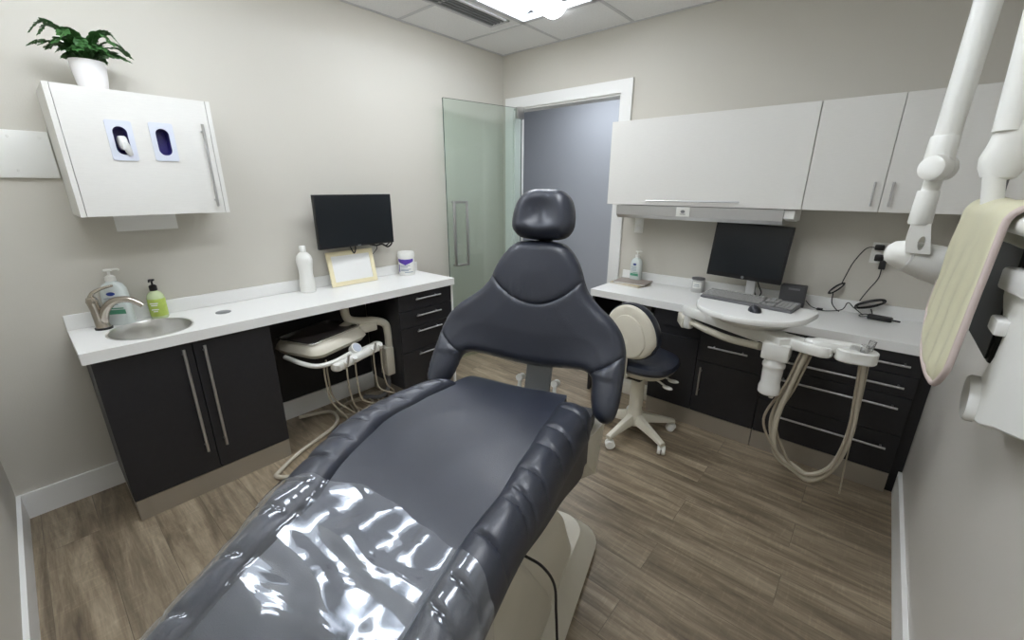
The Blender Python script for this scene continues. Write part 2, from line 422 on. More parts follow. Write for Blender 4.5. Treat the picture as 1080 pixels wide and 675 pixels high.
# ---- left side: sink cabinet
CZ, CT, CD = .87, .05, .465           # left worktop height, thickness, depth
FX_ = .445
t = thing('sink_cabinet', 'charcoal two-door base cabinet under the steel sink', 'cabinet', (.22,-2.73,0))
mb = MB(); mb.box((0.017,-3.08,.112),(FX_-.02,-3.062,CZ-CT)); mb.box((0.017,-2.402,.112),(FX_-.02,-2.384,CZ-CT)); mb.box((.017,-3.062,.112),(FX_-.02,-2.402,.13)); mb.box((.017,-3.062,.13),(.03,-2.402,CZ-CT))
mb.box((.03,-3.062,CZ-CT-.09),(FX_-.02,-3.04,CZ-CT)); mb.box((FX_-.04,-3.04,CZ-CT-.1),(FX_-.021,-2.402,CZ-CT))
obj('body', mb, M['darkcab'], t, smooth=False)
obj('toe_kick', MB().box((.02,-3.077,0),(FX_-.004,-2.386,.109), .001), M['kick'], t, smooth=False)
for y0,y1,hy in ((-3.08,-2.733,-2.772),(-2.729,-2.384,-2.69)):
    dr = obj('door', MB().box((FX_-.018,y0,.114),(FX_,y1,CZ-CT-.004), .0015), M['darkcab'], t, smooth=False)
    bar_handle(dr, (FX_+.034,hy,.245),(FX_+.034,hy,.795),(.034,0,0), .0065)
# ---- left drawer cabinet
t = thing('drawer_cabinet', 'charcoal four-drawer base cabinet at the glass-door end of the left worktop', 'cabinet', (.22,-1.34,0))
mb = MB(); mb.box((.017,-1.568,.112),(FX_-.02,-1.10,CZ-CT))
obj('body', mb, M['darkcab'], t, smooth=False)
obj('toe_kick', MB().box((.02,-1.566,0),(FX_-.004,-1.104,.109), .001), M['kick'], t, smooth=False)
for z0,z1,hz in ((.696,.816,.775),(.575,.692,.655),(.393,.571,.540),(.114,.389,.366)):
    dr = obj('drawer', MB().box((FX_-.018,-1.568,z0),(FX_,-1.10,z1), .0015), M['darkcab'], t, smooth=False)
    bar_handle(dr, (FX_+.03,-1.445,hz),(FX_+.03,-1.225,hz),(.03,0,0), .0055)
# white end panel next to the drawers
tag(obj('end_panel', MB().box((.0,-1.098,0),(FX_+.004,-1.082,CZ-CT), .001), M['counter'], smooth=False), 'white end panel closing the left worktop beside the glass door', 'panel')
tag(obj('back_panel', MB().box((.0005,-2.383,.135),(.013,-1.57,CZ-CT), .001), M['darkback'], smooth=False), 'dark back panel of the knee space under the left worktop', 'panel')

# ---- left worktop with sink hole
scx, scy, srx, sry = .262, -2.835, .168, .158
hole = [(scx+srx*cos(2*PI*i/48), scy+sry*sin(2*PI*i/48)) for i in range(48)]
t = thing('worktop', 'long white worktop holding the oval steel sink along the left wall', 'worktop', (.23,-2.1,CZ-CT))
mb = MB().prism([(0.001,-3.105),(CD,-3.105),(CD,-1.078),(.001,-1.078)], CZ-CT, CZ, holes=[hole])
obj('top', mb, M['counter'], t, smooth=False)
obj('upstand', MB().box((.001,-3.105,CZ),(.016,-1.078,CZ+.072), .002), M['counter'], t, smooth=False)
obj('cover_plate', MB().lathe([(.001,0),(.036,0),(.037,.002),(.034,.004),(.001,.004)], (.21,-2.52,CZ)), M['bracket'], t)['label'] = 'small round grey grommet cover'
t = thing('sink', 'round brushed steel sink set in the left worktop', 'sink', (scx,scy,CZ-.14))
def ell(f, z, n=48, dx=0): return [Vector((scx+dx+srx*f*cos(2*PI*i/n), scy+sry*f*sin(2*PI*i/n), z)) for i in range(n)]
mb = MB().loft([ell(1.045,CZ+.0005),ell(1.04,CZ+.003),ell(.99,CZ+.003),ell(.97,CZ-.004),ell(.95,CZ-.03),ell(.90,CZ-.09),ell(.78,CZ-.125),ell(.5,CZ-.138),ell(.12,CZ-.142)], cap0=False)
obj('basin', mb, mat('brushed_basin', (.86,.86,.85), .28, 1.0, bump=.05, bscale=50), t)
obj('drain', MB().lathe([(.001,0),(.024,0),(.026,.003),(.018,.004),(.001,.001)], (scx,scy,CZ-.142)), M['chrome'], t)

# ---- faucet
fx, fy = .10, -2.985
t = thing('faucet', 'satin nickel single-lever faucet at the left of the sink', 'faucet', (fx,fy,CZ))
obj('body', MB().lathe([(.031,0),(.031,.006),(.027,.012),(.024,.05),(.021,.10),(.022,.13),(.0235,.142),(.018,.158),(.006,.163),(.001,.163)], (fx,fy,CZ), (.05,-.10,1)), M['nickel'], t)
obj('base_ring', MB().lathe([(.033,0),(.0335,.008),(.030,.010),(.001,.010)], (fx,fy,CZ)), M['black'], t)
sp = spline([(fx+.004,fy+.002,CZ+.035),(fx+.025,fy+.02,CZ+.095),(fx+.055,fy+.055,CZ+.135),(fx+.085,fy+.095,CZ+.142),(fx+.105,fy+.125,CZ+.128),(fx+.115,fy+.145,CZ+.105)], 6)
mb = MB().tube(sp, .021, 14, 0, r_end=.0115)
obj('spout', mb, M['nickel'], t)
mb = MB().tube([(fx,fy-.018,CZ+.155),(fx+.002,fy-.002,CZ+.178),(fx+.01,fy+.035,CZ+.195),(fx+.018,fy+.07,CZ+.203)], .010, 12, 5, r_end=.0055)
obj('lever', mb, M['nickel'], t)

# ---- pump soap bottles (big one, also on the right counter)
def pump_bottle(loc, s, label, big_liq, logo=True):
    """rectangular shouldered pump bottle; faces +x in local frame"""
    t = thing('pump_bottle', label, 'bottle', loc, 0)
    prof = [(.040,.024,0),(.043,.027,.006),(.043,.027,.125),(.040,.025,.15),(.030,.021,.168),(.016,.016,.176),(.015,.015,.182)]
    rings = []
    for a,b,z in prof:
        rings.append([Vector((b*s*math.copysign(abs(cos(q))**.6, cos(q)), a*s*math.copysign(abs(sin(q))**.6, sin(q)), z*s)) for q in [2*PI*i/36 for i in range(36)]])
    obj('bottle_body', MB().loft(rings), M[big_liq], t, local=True)
    obj('collar', MB().lathe([(.0165*s,.18*s),(.0175*s,.183*s),(.0165*s,.198*s),(.010*s,.203*s),(.001,.203*s)]), M['white'], t, local=True)
    mb = MB().cyl((0,0,.2*s),(0,0,.222*s), .0045*s); mb.box((-.009*s,-.013*s,.22*s),(.011*s,.013*s,.229*s), .003*s); mb.tube([(0,.008*s,.226*s),(0,.03*s,.227*s),(0,.036*s,.222*s)], .004*s, 8, 4)
    obj('pump', mb, M['white'], t, local=True)
    if logo:
        lb = obj('label_print', MB().prism([(.014*s*cos(a), .132*s+.0075*s*sin(a)) for a in [2*PI*i/24 for i in range(24)]], .0265*s, .0285*s, plane='yz'), M['blue'], t, local=True)
        lb['label'] = 'small blue oval logo'
        mb = MB()
        for k,(w,z) in enumerate(((.026,.113),(.02,.104),(.024,.095),(.022,.086))): mb.box((.027*s,-w*s,z*s),(.0277*s,w*s*.7,(z+.0028)*s))
        obj('label_text', mb, M['bluegrey'], t, local=True, smooth=False)
        mb = MB(); mb.box((.027*s,-.032*s,.048*s),(.0278*s,.034*s,.066*s)); mb.box((.027*s,-.012*s,.07*s),(.0278*s,.03*s,.074*s))
        obj('label_band', mb, M['green'], t, local=True, smooth=False)
    return t
b1 = pump_bottle((.062,-2.912,CZ), 1.12, 'large white pump bottle with blue oval and green band behind the faucet', 'soapclear'); b1.rotation_euler.z = -.55; b1.scale = (1.07,1.07,1.07)
b2 = pump_bottle((1.452,-.075,.8205), .92, 'white pump bottle with blue oval and green band beside the folders', 'soapclear'); b2.rotation_euler.z = -PI/2-.1; b2.scale = (1.12,1.12,1.15)
# green hand soap
t = thing('hand_soap', 'small lime green hand soap bottle with black pump beside the sink', 'bottle', (.072,-2.765,CZ), -.5)
obj('bottle_body', MB().lathe([(.001,0),(.029,0),(.032,.004),(.032,.088),(.030,.098),(.022,.110),(.013,.116),(.012,.122),(.001,.122)]), M['limeliq'], t, local=True)
obj('label_wrap', MB().lathe([(.0322,.012),(.0327,.013),(.0327,.084),(.0322,.085)], n=40), M['lime'], t, local=True)
mb = MB()
for w,z in ((.018,.066),(.014,.058),(.016,.040),(.010,.032)): mb.box((.0315,-w*.8,z),(.0335,w*.8,z+.004))
obj('label_text', mb, M['white'], t, local=True, smooth=False)
mb = MB().lathe([(.0135,.118),(.0145,.121),(.0145,.138),(.008,.143),(.001,.143)]); mb.cyl((0,0,.14),(0,0,.16), .004); mb.box((-.008,-.010,.158),(.008,.010,.166), .002); mb.tube([(0,.0,.163),(.022,0,.164),(.028,0,.158)], .0035, 8, 4)
obj('pump', mb, M['black'], t, local=True)
t.scale = (1.15,1.15,1.22)
# white bottle with a waist
t = thing('spray_bottle', 'plain white waisted plastic bottle left of the taped frame', 'bottle', (.085,-2.0,CZ))
obj('bottle_body', MB().lathe([(.001,0),(.036,0),(.040,.004),(.040,.04),(.037,.06),(.034,.085),(.035,.11),(.040,.14),(.041,.155),(.036,.172),(.022,.186),(.014,.19),(.001,.19)]), M['white'], t, local=True)
obj('cap', MB().lathe([(.001,.188),(.0155,.188),(.0155,.216),(.013,.219),(.001,.219)]), M['white'], t, local=True)
t.scale = (1.2,1.2,1.36)
# wipes canister
t = thing('wipes_canister', 'white disinfectant wipes canister with violet chevron label near the glass door', 'canister', (.095,-1.235,CZ))
obj('canister_body', MB().lathe([(.001,0),(.046,0),(.048,.004),(.048,.098),(.001,.098)]), M['white'], t, local=True)
obj('lid', MB().lathe([(.001,.098),(.050,.098),(.051,.102),(.051,.118),(.047,.127),(.001,.128)]), M['white'], t, local=True)
mb = MB()
def arc_patch(mb, r, a0, a1, zlo, zhi, n=10):
    ra = [Vector((r*cos(a0+(a1-a0)*i/n), r*sin(a0+(a1-a0)*i/n), zlo(i/n))) for i in range(n+1)]
    rb = [Vector((r*cos(a0+(a1-a0)*i/n), r*sin(a0+(a1-a0)*i/n), zhi(i/n))) for i in range(n+1)]
    ra2 = [p*1 for p in rb]; mb.loft([ra, rb], closed=False)
arc_patch(mb, .0486, -1.9, .35, lambda f: .077-.018*(1-abs(2*f-1)), lambda f: .091-.002*(1-abs(2*f-1)))
arc_patch(mb, .0486, -1.8, -1.6, lambda f: .02, lambda f: .06)
obj('label_chevron', mb, M['purple'], t, local=True)
mb = MB()
for z,a0,a1 in ((.055,-1.5,-.2),(.046,-1.5,-.5),(.034,-1.5,-.1),(.027,-1.5,-.4),(.018,-.9,.2)): arc_patch(mb, .0486, a0, a1, lambda f: z, lambda f: z+.004)
obj('label_text', mb, M['bluegrey'], t, local=True)
t.scale = (1.25,1.25,1.42)
# taped frame leaning on wall under the monitor
t = thing('taped_frame', 'cream taped frame around a white sheet leaning under the wall monitor', 'frame', (.10,-1.675,CZ))
TF = Matrix.Translation((.105,-1.675,CZ+.002)) @ Matrix.Rotation(-.2, 4, 'Y')
def fr(mb): return mb.xf(TF)
mb = MB(); hw, hh, tw = .172, .235, .030
mb.box((-.006,-hw,0),(.004,-hw+tw,hh), .001); mb.box((-.006,hw-tw,0),(.004,hw,hh), .001); mb.box((-.006,-hw+tw,0),(.004,hw-tw,tw), .001); mb.box((-.006,-hw+tw,hh-tw),(.004,hw-tw,hh), .001)
obj('frame', fr(mb), M['tape'], t, smooth=False)
obj('sheet', fr(MB().box((-.005,-hw+tw,tw),(.001,hw-tw,hh-tw))), M['paper'], t, smooth=False)
# wall monitor
t = thing('wall_monitor', 'black widescreen monitor mounted on the left wall above the taped frame', 'monitor', (.1,-1.63,1.13))
TM = Matrix.Translation((.115,-1.628,1.305)) @ Matrix.Rotation(.03, 4, 'Z')
mb = MB().box((-.022,-.284,-.172),(.008,.284,.17), .004); mb.box((-.045,-.15,-.10),(-.02,.15,.1), .01)
obj('bezel', mb.xf(TM), M['black'], t)
obj('screen', MB().box((.007,-.277,-.158),(.0095,.277,.163)).xf(TM), M['screen'], t, smooth=False)
obj('logo', MB().box((.0078,-.012,-.168),(.0098,.012,-.162)).xf(TM), M['bracket'], t, smooth=False)
obj('wall_mount', MB().box((-.114,-.06,-.06),(-.085,.06,.06), .003).box((-.09,-.02,-.02),(-.04,.02,.02), .003).xf(TM), M['black'], t)
tag(obj('monitor_cable', MB().tube([(.07,-1.68,1.155),(.085,-1.665,1.10),(.09,-1.655,1.085),(.085,-1.64,1.11),(.07,-1.63,1.15)], .0045, 8, 8), M['black']), 'short black cable looping under the centre of the wall monitor', 'cable')
mb = MB()
mb.tube([(.07,-1.52,1.13),(.06,-1.46,1.115),(.06,-1.41,1.12),(.08,-1.38,1.10),(.10,-1.36,1.12),(.09,-1.345,1.15)], .006, 8, 8)
mb.tube([(.07,-1.50,1.14),(.05,-1.45,1.10),(.045,-1.48,1.06),(.03,-1.50,1.04)], .0025, 6, 8)
mb.tube([(.08,-1.44,1.14),(.08,-1.40,1.11),(.10,-1.37,1.135),(.10,-1.36,1.15)], .005, 6, 8)
tag(obj('cable_bundle', mb, M['black']), 'tangle of black cables under the right corner of the wall monitor', 'cable')
# white wall plate at far left
mb = MB().box((.0005,-D+.001,1.555),(.016,-2.972,1.745), .004)
t = thing('wall_rail', 'wide flat white wall plate left of the dispenser cabinet', 'wall plate', (.0,-3.2,1.555))
obj('plate', mb, M['white'], t)
for y,z in ((-3.09,1.72),(-3.09,1.585),(-3.0,1.72)): obj('screw_cap', MB().lathe([(.001,0),(.006,0),(.005,.0015),(.001,.0015)], (.016,y,z), (1,0,0), 12), M['white'], t)

# ---- dispenser wall cabinet
WX, Y0, Y1, Z0, Z1 = .30, -2.967, -2.422, 1.398, 1.905
t = thing('dispenser_cabinet', 'white wall cabinet with glove and mask dispenser openings above the sink', 'cabinet', (.15,(Y0+Y1)/2,Z0))
mb = MB(); th = .018
mb.box((.001,Y0,Z0),(WX,Y0+th,Z1), .001); mb.box((.001,Y1-th,Z0),(WX,Y1,Z1), .001); mb.box((.001,Y0+th,Z1-th),(WX-.02,Y1-th,Z1)); mb.box((.001,Y0+th,Z0),(WX-.02,Y1-th,Z0+th)); mb.box((.001,Y0+th,Z0+th),(.012,Y1-th,Z1-th))
obj('body', mb, M['whitecab'], t, smooth=False)
def slot(cy, cz, w, h, n=12):
    pts = []
    for i in range(n+1): a = PI*i/n; pts.append((cy+w*cos(a), cz+h-w+w*sin(a)))
    for i in range(n+1): a = PI+PI*i/n; pts.append((cy+w*cos(a), cz-h+w+w*sin(a)))
    return pts
S1, S2 = (-2.774,1.708), (-2.630,1.712)
mb = MB().prism([(Y0+th+.002,Z0+.001),(Y1-th-.002,Z0+.001),(Y1-th-.002,Z1-.001),(Y0+th+.002,Z1-.001)], WX-.018, WX, holes=[slot(S1[0],S1[1],.026,.058), slot(S2[0],S2[1],.026,.058)], plane='yz')
dr = obj('door', mb, M['whitecab'], t, smooth=False)
bar_handle(dr, (WX+.03,-2.476,1.43),(WX+.03,-2.476,1.80),(.03,0,0), .006)
def rrect(cy, cz, w, h, r, n=5):
    p = []
    for (sx,sy,a0) in ((1,1,0),(-1,1,PI/2),(-1,-1,PI),(1,-1,1.5*PI)):
        for i in range(n+1): a = a0+PI/2*i/n; p.append((cy+sx*(w-r)+r*cos(a), cz+sy*(h-r)+r*sin(a)))
    return p
for k,(cy,cz) in enumerate((S1,S2)):
    pl = obj('dispenser_plate', MB().prism(rrect(cy,cz,.043,.080,.008), WX, WX+.004, holes=[slot(cy,cz,.024,.056)], plane='yz'), mat('pale_blue_white_plastic', (.84,.86,.91), .3, bump=.02), t, smooth=False)
    obj('dispenser_liner', MB().loft([[Vector((x,p[0],p[1])) for p in slot(cy,cz,w,h)] for x,w,h in ((WX+.002,.0245,.0565),(WX-.02,.0245,.0565),(WX-.05,.02,.05))], cap0=False), M['violetin'], pl)
mb = MB()
mb.loft([[Vector((x, S1[0]+.004+w*cos(a)*1.0, zc+h*sin(a)+.004*sin(3*a))) for a in [2*PI*i/20 for i in range(20)]] for x,w,h,zc in ((WX-.03,.018,.032,1.70),(WX-.005,.017,.032,1.70),(WX+.01,.014,.027,1.694),(WX+.018,.008,.014,1.684))])
mb.loft([[Vector((WX+.008+.010*cos(a)*f, S1[0]+.012+.012*f*sin(a)+dy, z)) for a in [2*PI*i/12 for i in range(12)]] for z,f,dy in ((1.70,1,-.004),(1.675,1.1,0),(1.655,.9,.004),(1.648,.4,.004))])
tag(obj('glove', mb, M['glove']), 'crumpled pale glove poking out of the left dispenser opening', 'glove')
mb = MB()
mb.box((.10,-2.845,1.318),(.104,-2.61,1.402)); mb.box((.105,-2.835,1.335),(.108,-2.62,1.402))
obj('paper_towel', mb, M['paper'], t, smooth=False)

# ---- fern
t = thing('potted_fern', 'small green fern in a white pot on top of the dispenser cabinet', 'plant', (.16,-2.80,Z1))
obj('pot', MB().lathe([(.001,0),(.042,0),(.047,.006),(.053,.05),(.058,.10),(.0585,.118),(.055,.119),(.053,.108),(.001,.106)]), M['pot'], t, local=True)
obj('soil', MB().lathe([(.052,.10),(.051,.107),(.03,.112),(.001,.113)]), M['soil'], t, local=True)
mb = MB(); rnd = random.Random(4)
def leaflet(mb, p, dirv, nrm, L, Wd):
    side = dirv.cross(nrm).normalized()
    sh = [(0,0),(.25,.42),(.5,.5),(.75,.36),(1,0)]
    l = [mb.bm.verts.new(p+dirv*L*a+side*Wd*b+nrm*L*.10*sin(PI*a)) for a,b in sh[1:-1]]
    r = [mb.bm.verts.new(p+dirv*L*a-side*Wd*b+nrm*L*.10*sin(PI*a)) for a,b in sh[1:-1]]
    m_ = [mb.bm.verts.new(p+dirv*L*a-nrm*L*.04) for a,b in sh]
    mb.bm.faces.new((m_[0],m_[1],l[0])); mb.bm.faces.new((m_[0],r[0],m_[1]))
    for i in range(2): mb.bm.faces.new((m_[i+1],m_[i+2],l[i+1],l[i])); mb.bm.faces.new((m_[i+1],r[i],r[i+1],m_[i+2]))
    mb.bm.faces.new((m_[3],m_[4],l[2])); mb.bm.faces.new((m_[3],r[2],m_[4]))
fr_spec = [(-1.75,.15,.6),(-1.5,.14,1.25),(1.5,.14,.75),(1.75,.14,1.0),(1.3,.13,.45),(-1.2,.13,.6)]
for k in range(34): fr_spec.append((rnd.uniform(-PI,PI), rnd.uniform(.07,.125), rnd.uniform(.6,1.5)))
for a, Lh, ris in fr_spec:
    dh = Vector((cos(a), sin(a), 0))
    if dh.x < -.3: Lh *= .7
    pts = [Vector((0,0,.108))+dh*.012, Vector((0,0,.108))+dh*Lh*.35+Vector((0,0,Lh*ris*.55)), Vector((0,0,.108))+dh*Lh*.75+Vector((0,0,Lh*ris*.72)), Vector((0,0,.108))+dh*Lh*1.08+Vector((0,0,Lh*ris*.45))]
    sp = spline(pts, 5); mb.tube(sp, .0013, 5, 0)
    for i in range(2, len(sp)-1):
        tdir = (sp[i+1]-sp[i-1]).normalized(); side = tdir.cross(Vector((0,0,1)));
        if side.length < .1: continue
        side.normalize(); nrm = side.cross(tdir).normalized(); f = i/len(sp); Ll = (.036*(1-f*.5))*rnd.uniform(.8,1.2)
        for sg in (-1,1):
            dd = (side*sg+tdir*.45+Vector((0,0,rnd.uniform(-.25,.25)))).normalized()
            leaflet(mb, sp[i], dd, nrm, Ll, Ll*.95)
    leaflet(mb, sp[-2], (sp[-1]-sp[-2]).normalized(), Vector((0,0,1)), .02, .012)
obj('foliage', mb, M['leaf'], t, local=True)

# ------------------------------------------------------------------ left delivery unit (instrument head under worktop)
UZ = .632
ua = math.radians(19)
t = thing('instrument_unit', 'cream instrument delivery head with dark tray under the left worktop', 'dental unit', (.245,-2.035,UZ), ua)
# local frame: +x out toward the room, y along wall
def rr2(x0,x1,y0,y1,r,z,n=6):
    p = []
    for (cx,cy,a0) in ((x1-r,y1-r,0),(x0+r,y1-r,PI/2),(x0+r,y0+r,PI),(x1-r,y0+r,1.5*PI)):
        for i in range(n+1): a = a0+PI/2*i/n; p.append(Vector((cx+r*cos(a), cy+r*sin(a), z)))
    return p
mb = MB().loft([rr2(-.14,.15,-.18,.18,.06,-.092),rr2(-.155,.18,-.205,.205,.06,-.08),rr2(-.17,.20,-.225,.225,.06,-.052),rr2(-.165,.19,-.22,.22,.06,-.03),rr2(-.15,.165,-.205,.205,.05,-.006),rr2(-.14,.15,-.195,.195,.05,0)])
obj('body', mb, M['cream'], t, local=True)
mb = MB().loft([rr2(-.145,.148,-.205,.205,.035,.001),rr2(-.153,.155,-.213,.213,.035,.013),rr2(-.150,.152,-.210,.210,.03,.016),rr2(-.138,.140,-.198,.198,.03,.014),rr2(-.138,.14,-.198,.198,.03,.004),rr2(-.1,.1,-.15,.15,.03,.004)])
obj('tray', mb, M['chrome'], t, local=True)
obj('tray_liner', MB().loft([rr2(-.137,.139,-.196,.196,.03,.0045),rr2(-.137,.139,-.196,.196,.03,.0065)]), M['tray'], t, local=True)
obj('badge', MB().loft([rr2(.192,.1965,-.03,.03,.002,-.055),rr2(.188,.192,-.03,.03,.002,-.038)]), M['bracket'], t, local=True)
mb = MB().tube([(.16,-.215,-.13),(.20,-.19,-.15),(.22,-.11,-.152),(.215,-.02,-.15)], .012, 12, 6)
# handle rail that wraps the left corner
obj('rail', MB().tube([(-.05,-.235,-.085),(.10,-.245,-.10),(.19,-.22,-.11),(.225,-.13,-.112),(.23,.0,-.105)], .014, 12, 6), M['white'], t, local=True)
mb = MB().loft([rr2(.205,.265,-.15,.27,.022,-.165),rr2(.20,.27,-.155,.275,.025,-.155),rr2(.20,.27,-.155,.275,.025,-.125),rr2(.21,.262,-.145,.265,.022,-.115)])
obj('instrument_bar', mb, M['white'], t, local=True)
g_ = obj('gauge', MB().lathe([(.001,-.03),(.036,-.03),(.038,0),(.036,.010),(.001,.012)], (.225,.06,-.095), (.75,0,.66)), M['white'], t, local=True)
obj('gauge_dial', MB().lathe([(.001,.012),(.029,.011),(.029,.0135),(.001,.0135)], (.225,.06,-.095), (.75,0,.66)), M['gauge'], g_, local=True)
for y in (-.085,-.01,.16,.235):
    hd = obj('holder', MB().lathe([(.001,-.03),(.017,-.03),(.019,0),(.017,.02),(.001,.02)], (.262,y,-.138), (.5,0,.85), 16), M['white'], t, local=True)
for y,zz in ((-.085,-.075),(.16,-.085)):
    obj('syringe_tip', MB().cyl((.275,y,-.15),(.295,y+.005,zz+.0), .0085, .007, 12), M['steel'], t, local=True)
ups = [(.27,-.085,-.155,0),(.27,-.01,-.155,1),(.27,.16,-.155,2),(.27,.235,-.155,3),(.18,-.15,-.10,4),(.20,-.19,-.10,5)]
ends = [(.12,.02,-.60),(.20,.14,-.60),(.26,.32,-.60),(.19,.30,-.60),(.22,-.02,-.60),(.17,-.10,-.60)]
for (x,y,z,k),(ex,ey,ez) in zip(ups, ends):
    pts = [(x,y,z),(x+.005,y-.004,z-.12),(x+.015,y+.01,z-.26),((x+ex)/2+.06,(y+ey)/2+.04,-.50),(ex+.03,ey+.05,-.585),(ex-.06,ey+.12,-.605),(ex-.22,ey+.22,-.606)]
    obj('hose', MB().tube(pts, .0052, 8, 7), M['hose'], t, local=True)
# curved hanger arm
t = thing('hanger_arm', 'cream bent pipe arm with box end carrying the instrument head', 'arm', (.3,-1.7,.05))
mb = MB().tube([(.26,-1.86,.815),(.26,-1.86,.72),(.265,-1.835,.675),(.28,-1.77,.655),(.29,-1.68,.64),(.30,-1.60,.60),(.305,-1.585,.53),(.305,-1.585,.42)], .027, 16, 6)
obj('pipe', mb, M['cream'], t)
obj('ceiling_bracket', MB().box((.20,-1.92,.80),(.32,-1.80,.818), .004), M['cream'], t)
obj('clamp_block', MB().box((.235,-1.80,.575),(.325,-1.67,.635), .012), M['cream'], t)
obj('end_box', MB().box((.262,-1.64,.22),(.352,-1.575,.43), .008), M['cream'], t)
obj('link_arm', MB().tube([(.27,-1.84,.665),(.20,-1.90,.60),(.20,-1.98,.55),(.22,-2.02,.53)], .022, 12, 6), M['cream'], t)
obj('drop_pipe', MB().tube([(.30,-1.61,.225),(.30,-1.615,.12),(.27,-1.66,.04),(.16,-1.74,.03)], .016, 12, 6), M['greyplast'], t)
tag(obj('floor_hose', MB().tube([(.13,-2.20,.05),(.16,-2.0,.015),(.34,-2.06,.013),(.47,-2.35,.013),(.565,-2.50,.013),(.60,-2.53,.013),(.66,-2.48,.013),(.72,-2.36,.013),(.80,-2.2,.013)], .012, 10, 8), M['hosew']), 'thick pale hose curving across the floor in front of the sink cabinet', 'hose')
mb = MB()
for k in range(6):
    r = .10+.012*k; cx0, cy0 = .22+.01*k, -1.85+.02*k
    mb.tube([(cx0+r*cos(a)*.8, cy0+r*1.4*sin(a), .013+.009*(k%3)+.004*sin(a*2)) for a in [2*PI*i/10+k for i in range(10)]], .0055, 7, 4)
tag(obj('hose_coil', mb, M['hose']), 'heap of coiled taupe hoses on the floor under the left worktop', 'hose')

# ------------------------------------------------------------------ right side cabinets
RZ, RT, RD = .82, .05, .511
RF = -.491
t = thing('worktop', 'white worktop under the computer monitor along the back wall', 'worktop', (2.2,-.25,RZ-RT))
obj('top', MB().box((1.312,-RD,RZ-RT),(W-.001,-.001,RZ), .002), M['counter'], t, smooth=False)
obj('upstand', MB().box((1.312,-.016,RZ),(W-.001,-.001,RZ+.07), .002), M['counter'], t, smooth=False)
XA, XB, XC, XE = 1.80, 2.10, 2.475, 3.115
t = thing('base_cabinet', 'charcoal base cabinet with one drawer above a door, behind the stool', 'cabinet', (2.1,-.25,0))
obj('body', MB().box((XA,RF+.02,.115),(XC,-.02,RZ-RT)), M['darkcab'], t, smooth=False)
obj('toe_kick', MB().box((XA+.002,RF+.004,0),(XC-.002,-.03,.112), .001), M['kick'], t, smooth=False)
obj('fixed_panel', MB().box((XA,RF,.117),(XB-.002,RF+.018,.60), .0015), M['darkcab'], t, smooth=False)
obj('rail_panel', MB().box((XA,RF+.004,.66),(XC-.002,RF+.018,RZ-RT-.004), .0015), M['darkcab'], t, smooth=False)
dr = obj('drawer', MB().box((XB+.002,RF,.475),(XC-.002,RF+.018,.655), .0015), M['darkcab'], t, smooth=False)
bar_handle(dr, (2.165,RF-.03,.585),(2.385,RF-.03,.585),(0,-.03,0), .0055)
dr = obj('door', MB().box((XB+.002,RF,.117),(XC-.002,RF+.018,.471), .0015), M['darkcab'], t, smooth=False)
bar_handle(dr, (2.14,RF-.03,.245),(2.14,RF-.03,.44),(0,-.03,0), .0055)
t = thing('drawer_cabinet', 'wide charcoal four-drawer base cabinet with long bar handles against the right wall', 'cabinet', (2.8,-.25,0))
obj('body', MB().box((XC,RF+.02,.115),(XE,-.02,RZ-RT)), M['darkcab'], t, smooth=False)
obj('toe_kick', MB().box((XC+.002,RF+.004,0),(XE,-.03,.112), .001), M['kick'], t, smooth=False)
for z0,z1,hz in ((.655,.764,.712),(.545,.651,.600),(.335,.541,.490),(.117,.331,.262)):
    dr = obj('drawer', MB().box((XC+.002,RF,z0),(XE,RF+.018,z1), .0015), M['darkcab'], t, smooth=False)
    bar_handle(dr, (2.56,RF-.032,hz),(3.07,RF-.032,hz),(0,-.032,0), .006, inset=.02)
tag(obj('filler_strip', MB().box((XE+.002,RF+.035,.0),(W-.0005,RF+.05,RZ-RT)), M['darkcab'], smooth=False), 'narrow charcoal filler between the wide drawers and the right wall', 'filler panel')
tag(obj('side_panel', MB().box((1.315,RF+.01,0),(1.333,-.02,RZ-RT), .001), M['darkcab'], smooth=False), 'charcoal end panel holding up the right worktop by the doorway', 'panel')
tag(obj('back_panel', MB().box((1.334,-.018,.12),(1.798,-.003,RZ-RT), .001), M['darkback'], smooth=False), 'dark back panel of the knee space behind the stool', 'panel')
base('baseboard_back', [(1.334,-.017),(1.798,-.017),(1.798,-.002),(1.334,-.002)])
# grey box and bar standing in for a silver appliance handle glint under counter
mb = MB().box((1.60,-.30,.60),(1.70,-.24,.72), .02); mb.cyl((1.62,-.31,.64),(1.62,-.31,.70), .012)
tag(obj('handle_glint', mb, M['greyplast']), 'small grey box standing in for a silver handle glint in the knee space behind the stool', 'glint stand-in')
obj_arm = thing('floor_duct', 'cream floor skirting box under the right worktop by the stool', 'duct', (1.55,-.25,0))
obj('cover', MB().box((1.36,-.36,0),(1.79,-.30,.10), .006), M['cream'], obj_arm)

# ---- upper cabinets
UD, UZ0, UZ1 = .33, 1.416, 1.951
ux0, ux1, ux2, ux3 = 1.299, 2.479, 2.801, W-.012
t = thing('wall_cabinet', 'long white flip-up wall cabinet left of the two-door one', 'cabinet', (1.9,-.16,UZ0))
obj('body', MB().box((ux0,-UD+.02,UZ0),(ux1-.001,-.001,UZ1), .001), M['whitecab'], t, smooth=False)
dr = obj('door', MB().box((ux0,-UD,UZ0-.004),(ux1-.002,-UD+.018,UZ1-.001), .0015), M['whitecab'], t, smooth=False)
bar_handle(dr, (1.60,-UD-.03,1.441),(2.17,-UD-.03,1.445),(0,-.03,0), .0055)
t = thing('wall_cabinet', 'white wall cabinet with two doors and short handles by the right wall', 'cabinet', (2.8,-.16,UZ0))
obj('body', MB().box((ux1+.001,-UD+.02,UZ0),(W-.001,-.001,UZ1), .001), M['whitecab'], t, smooth=False)
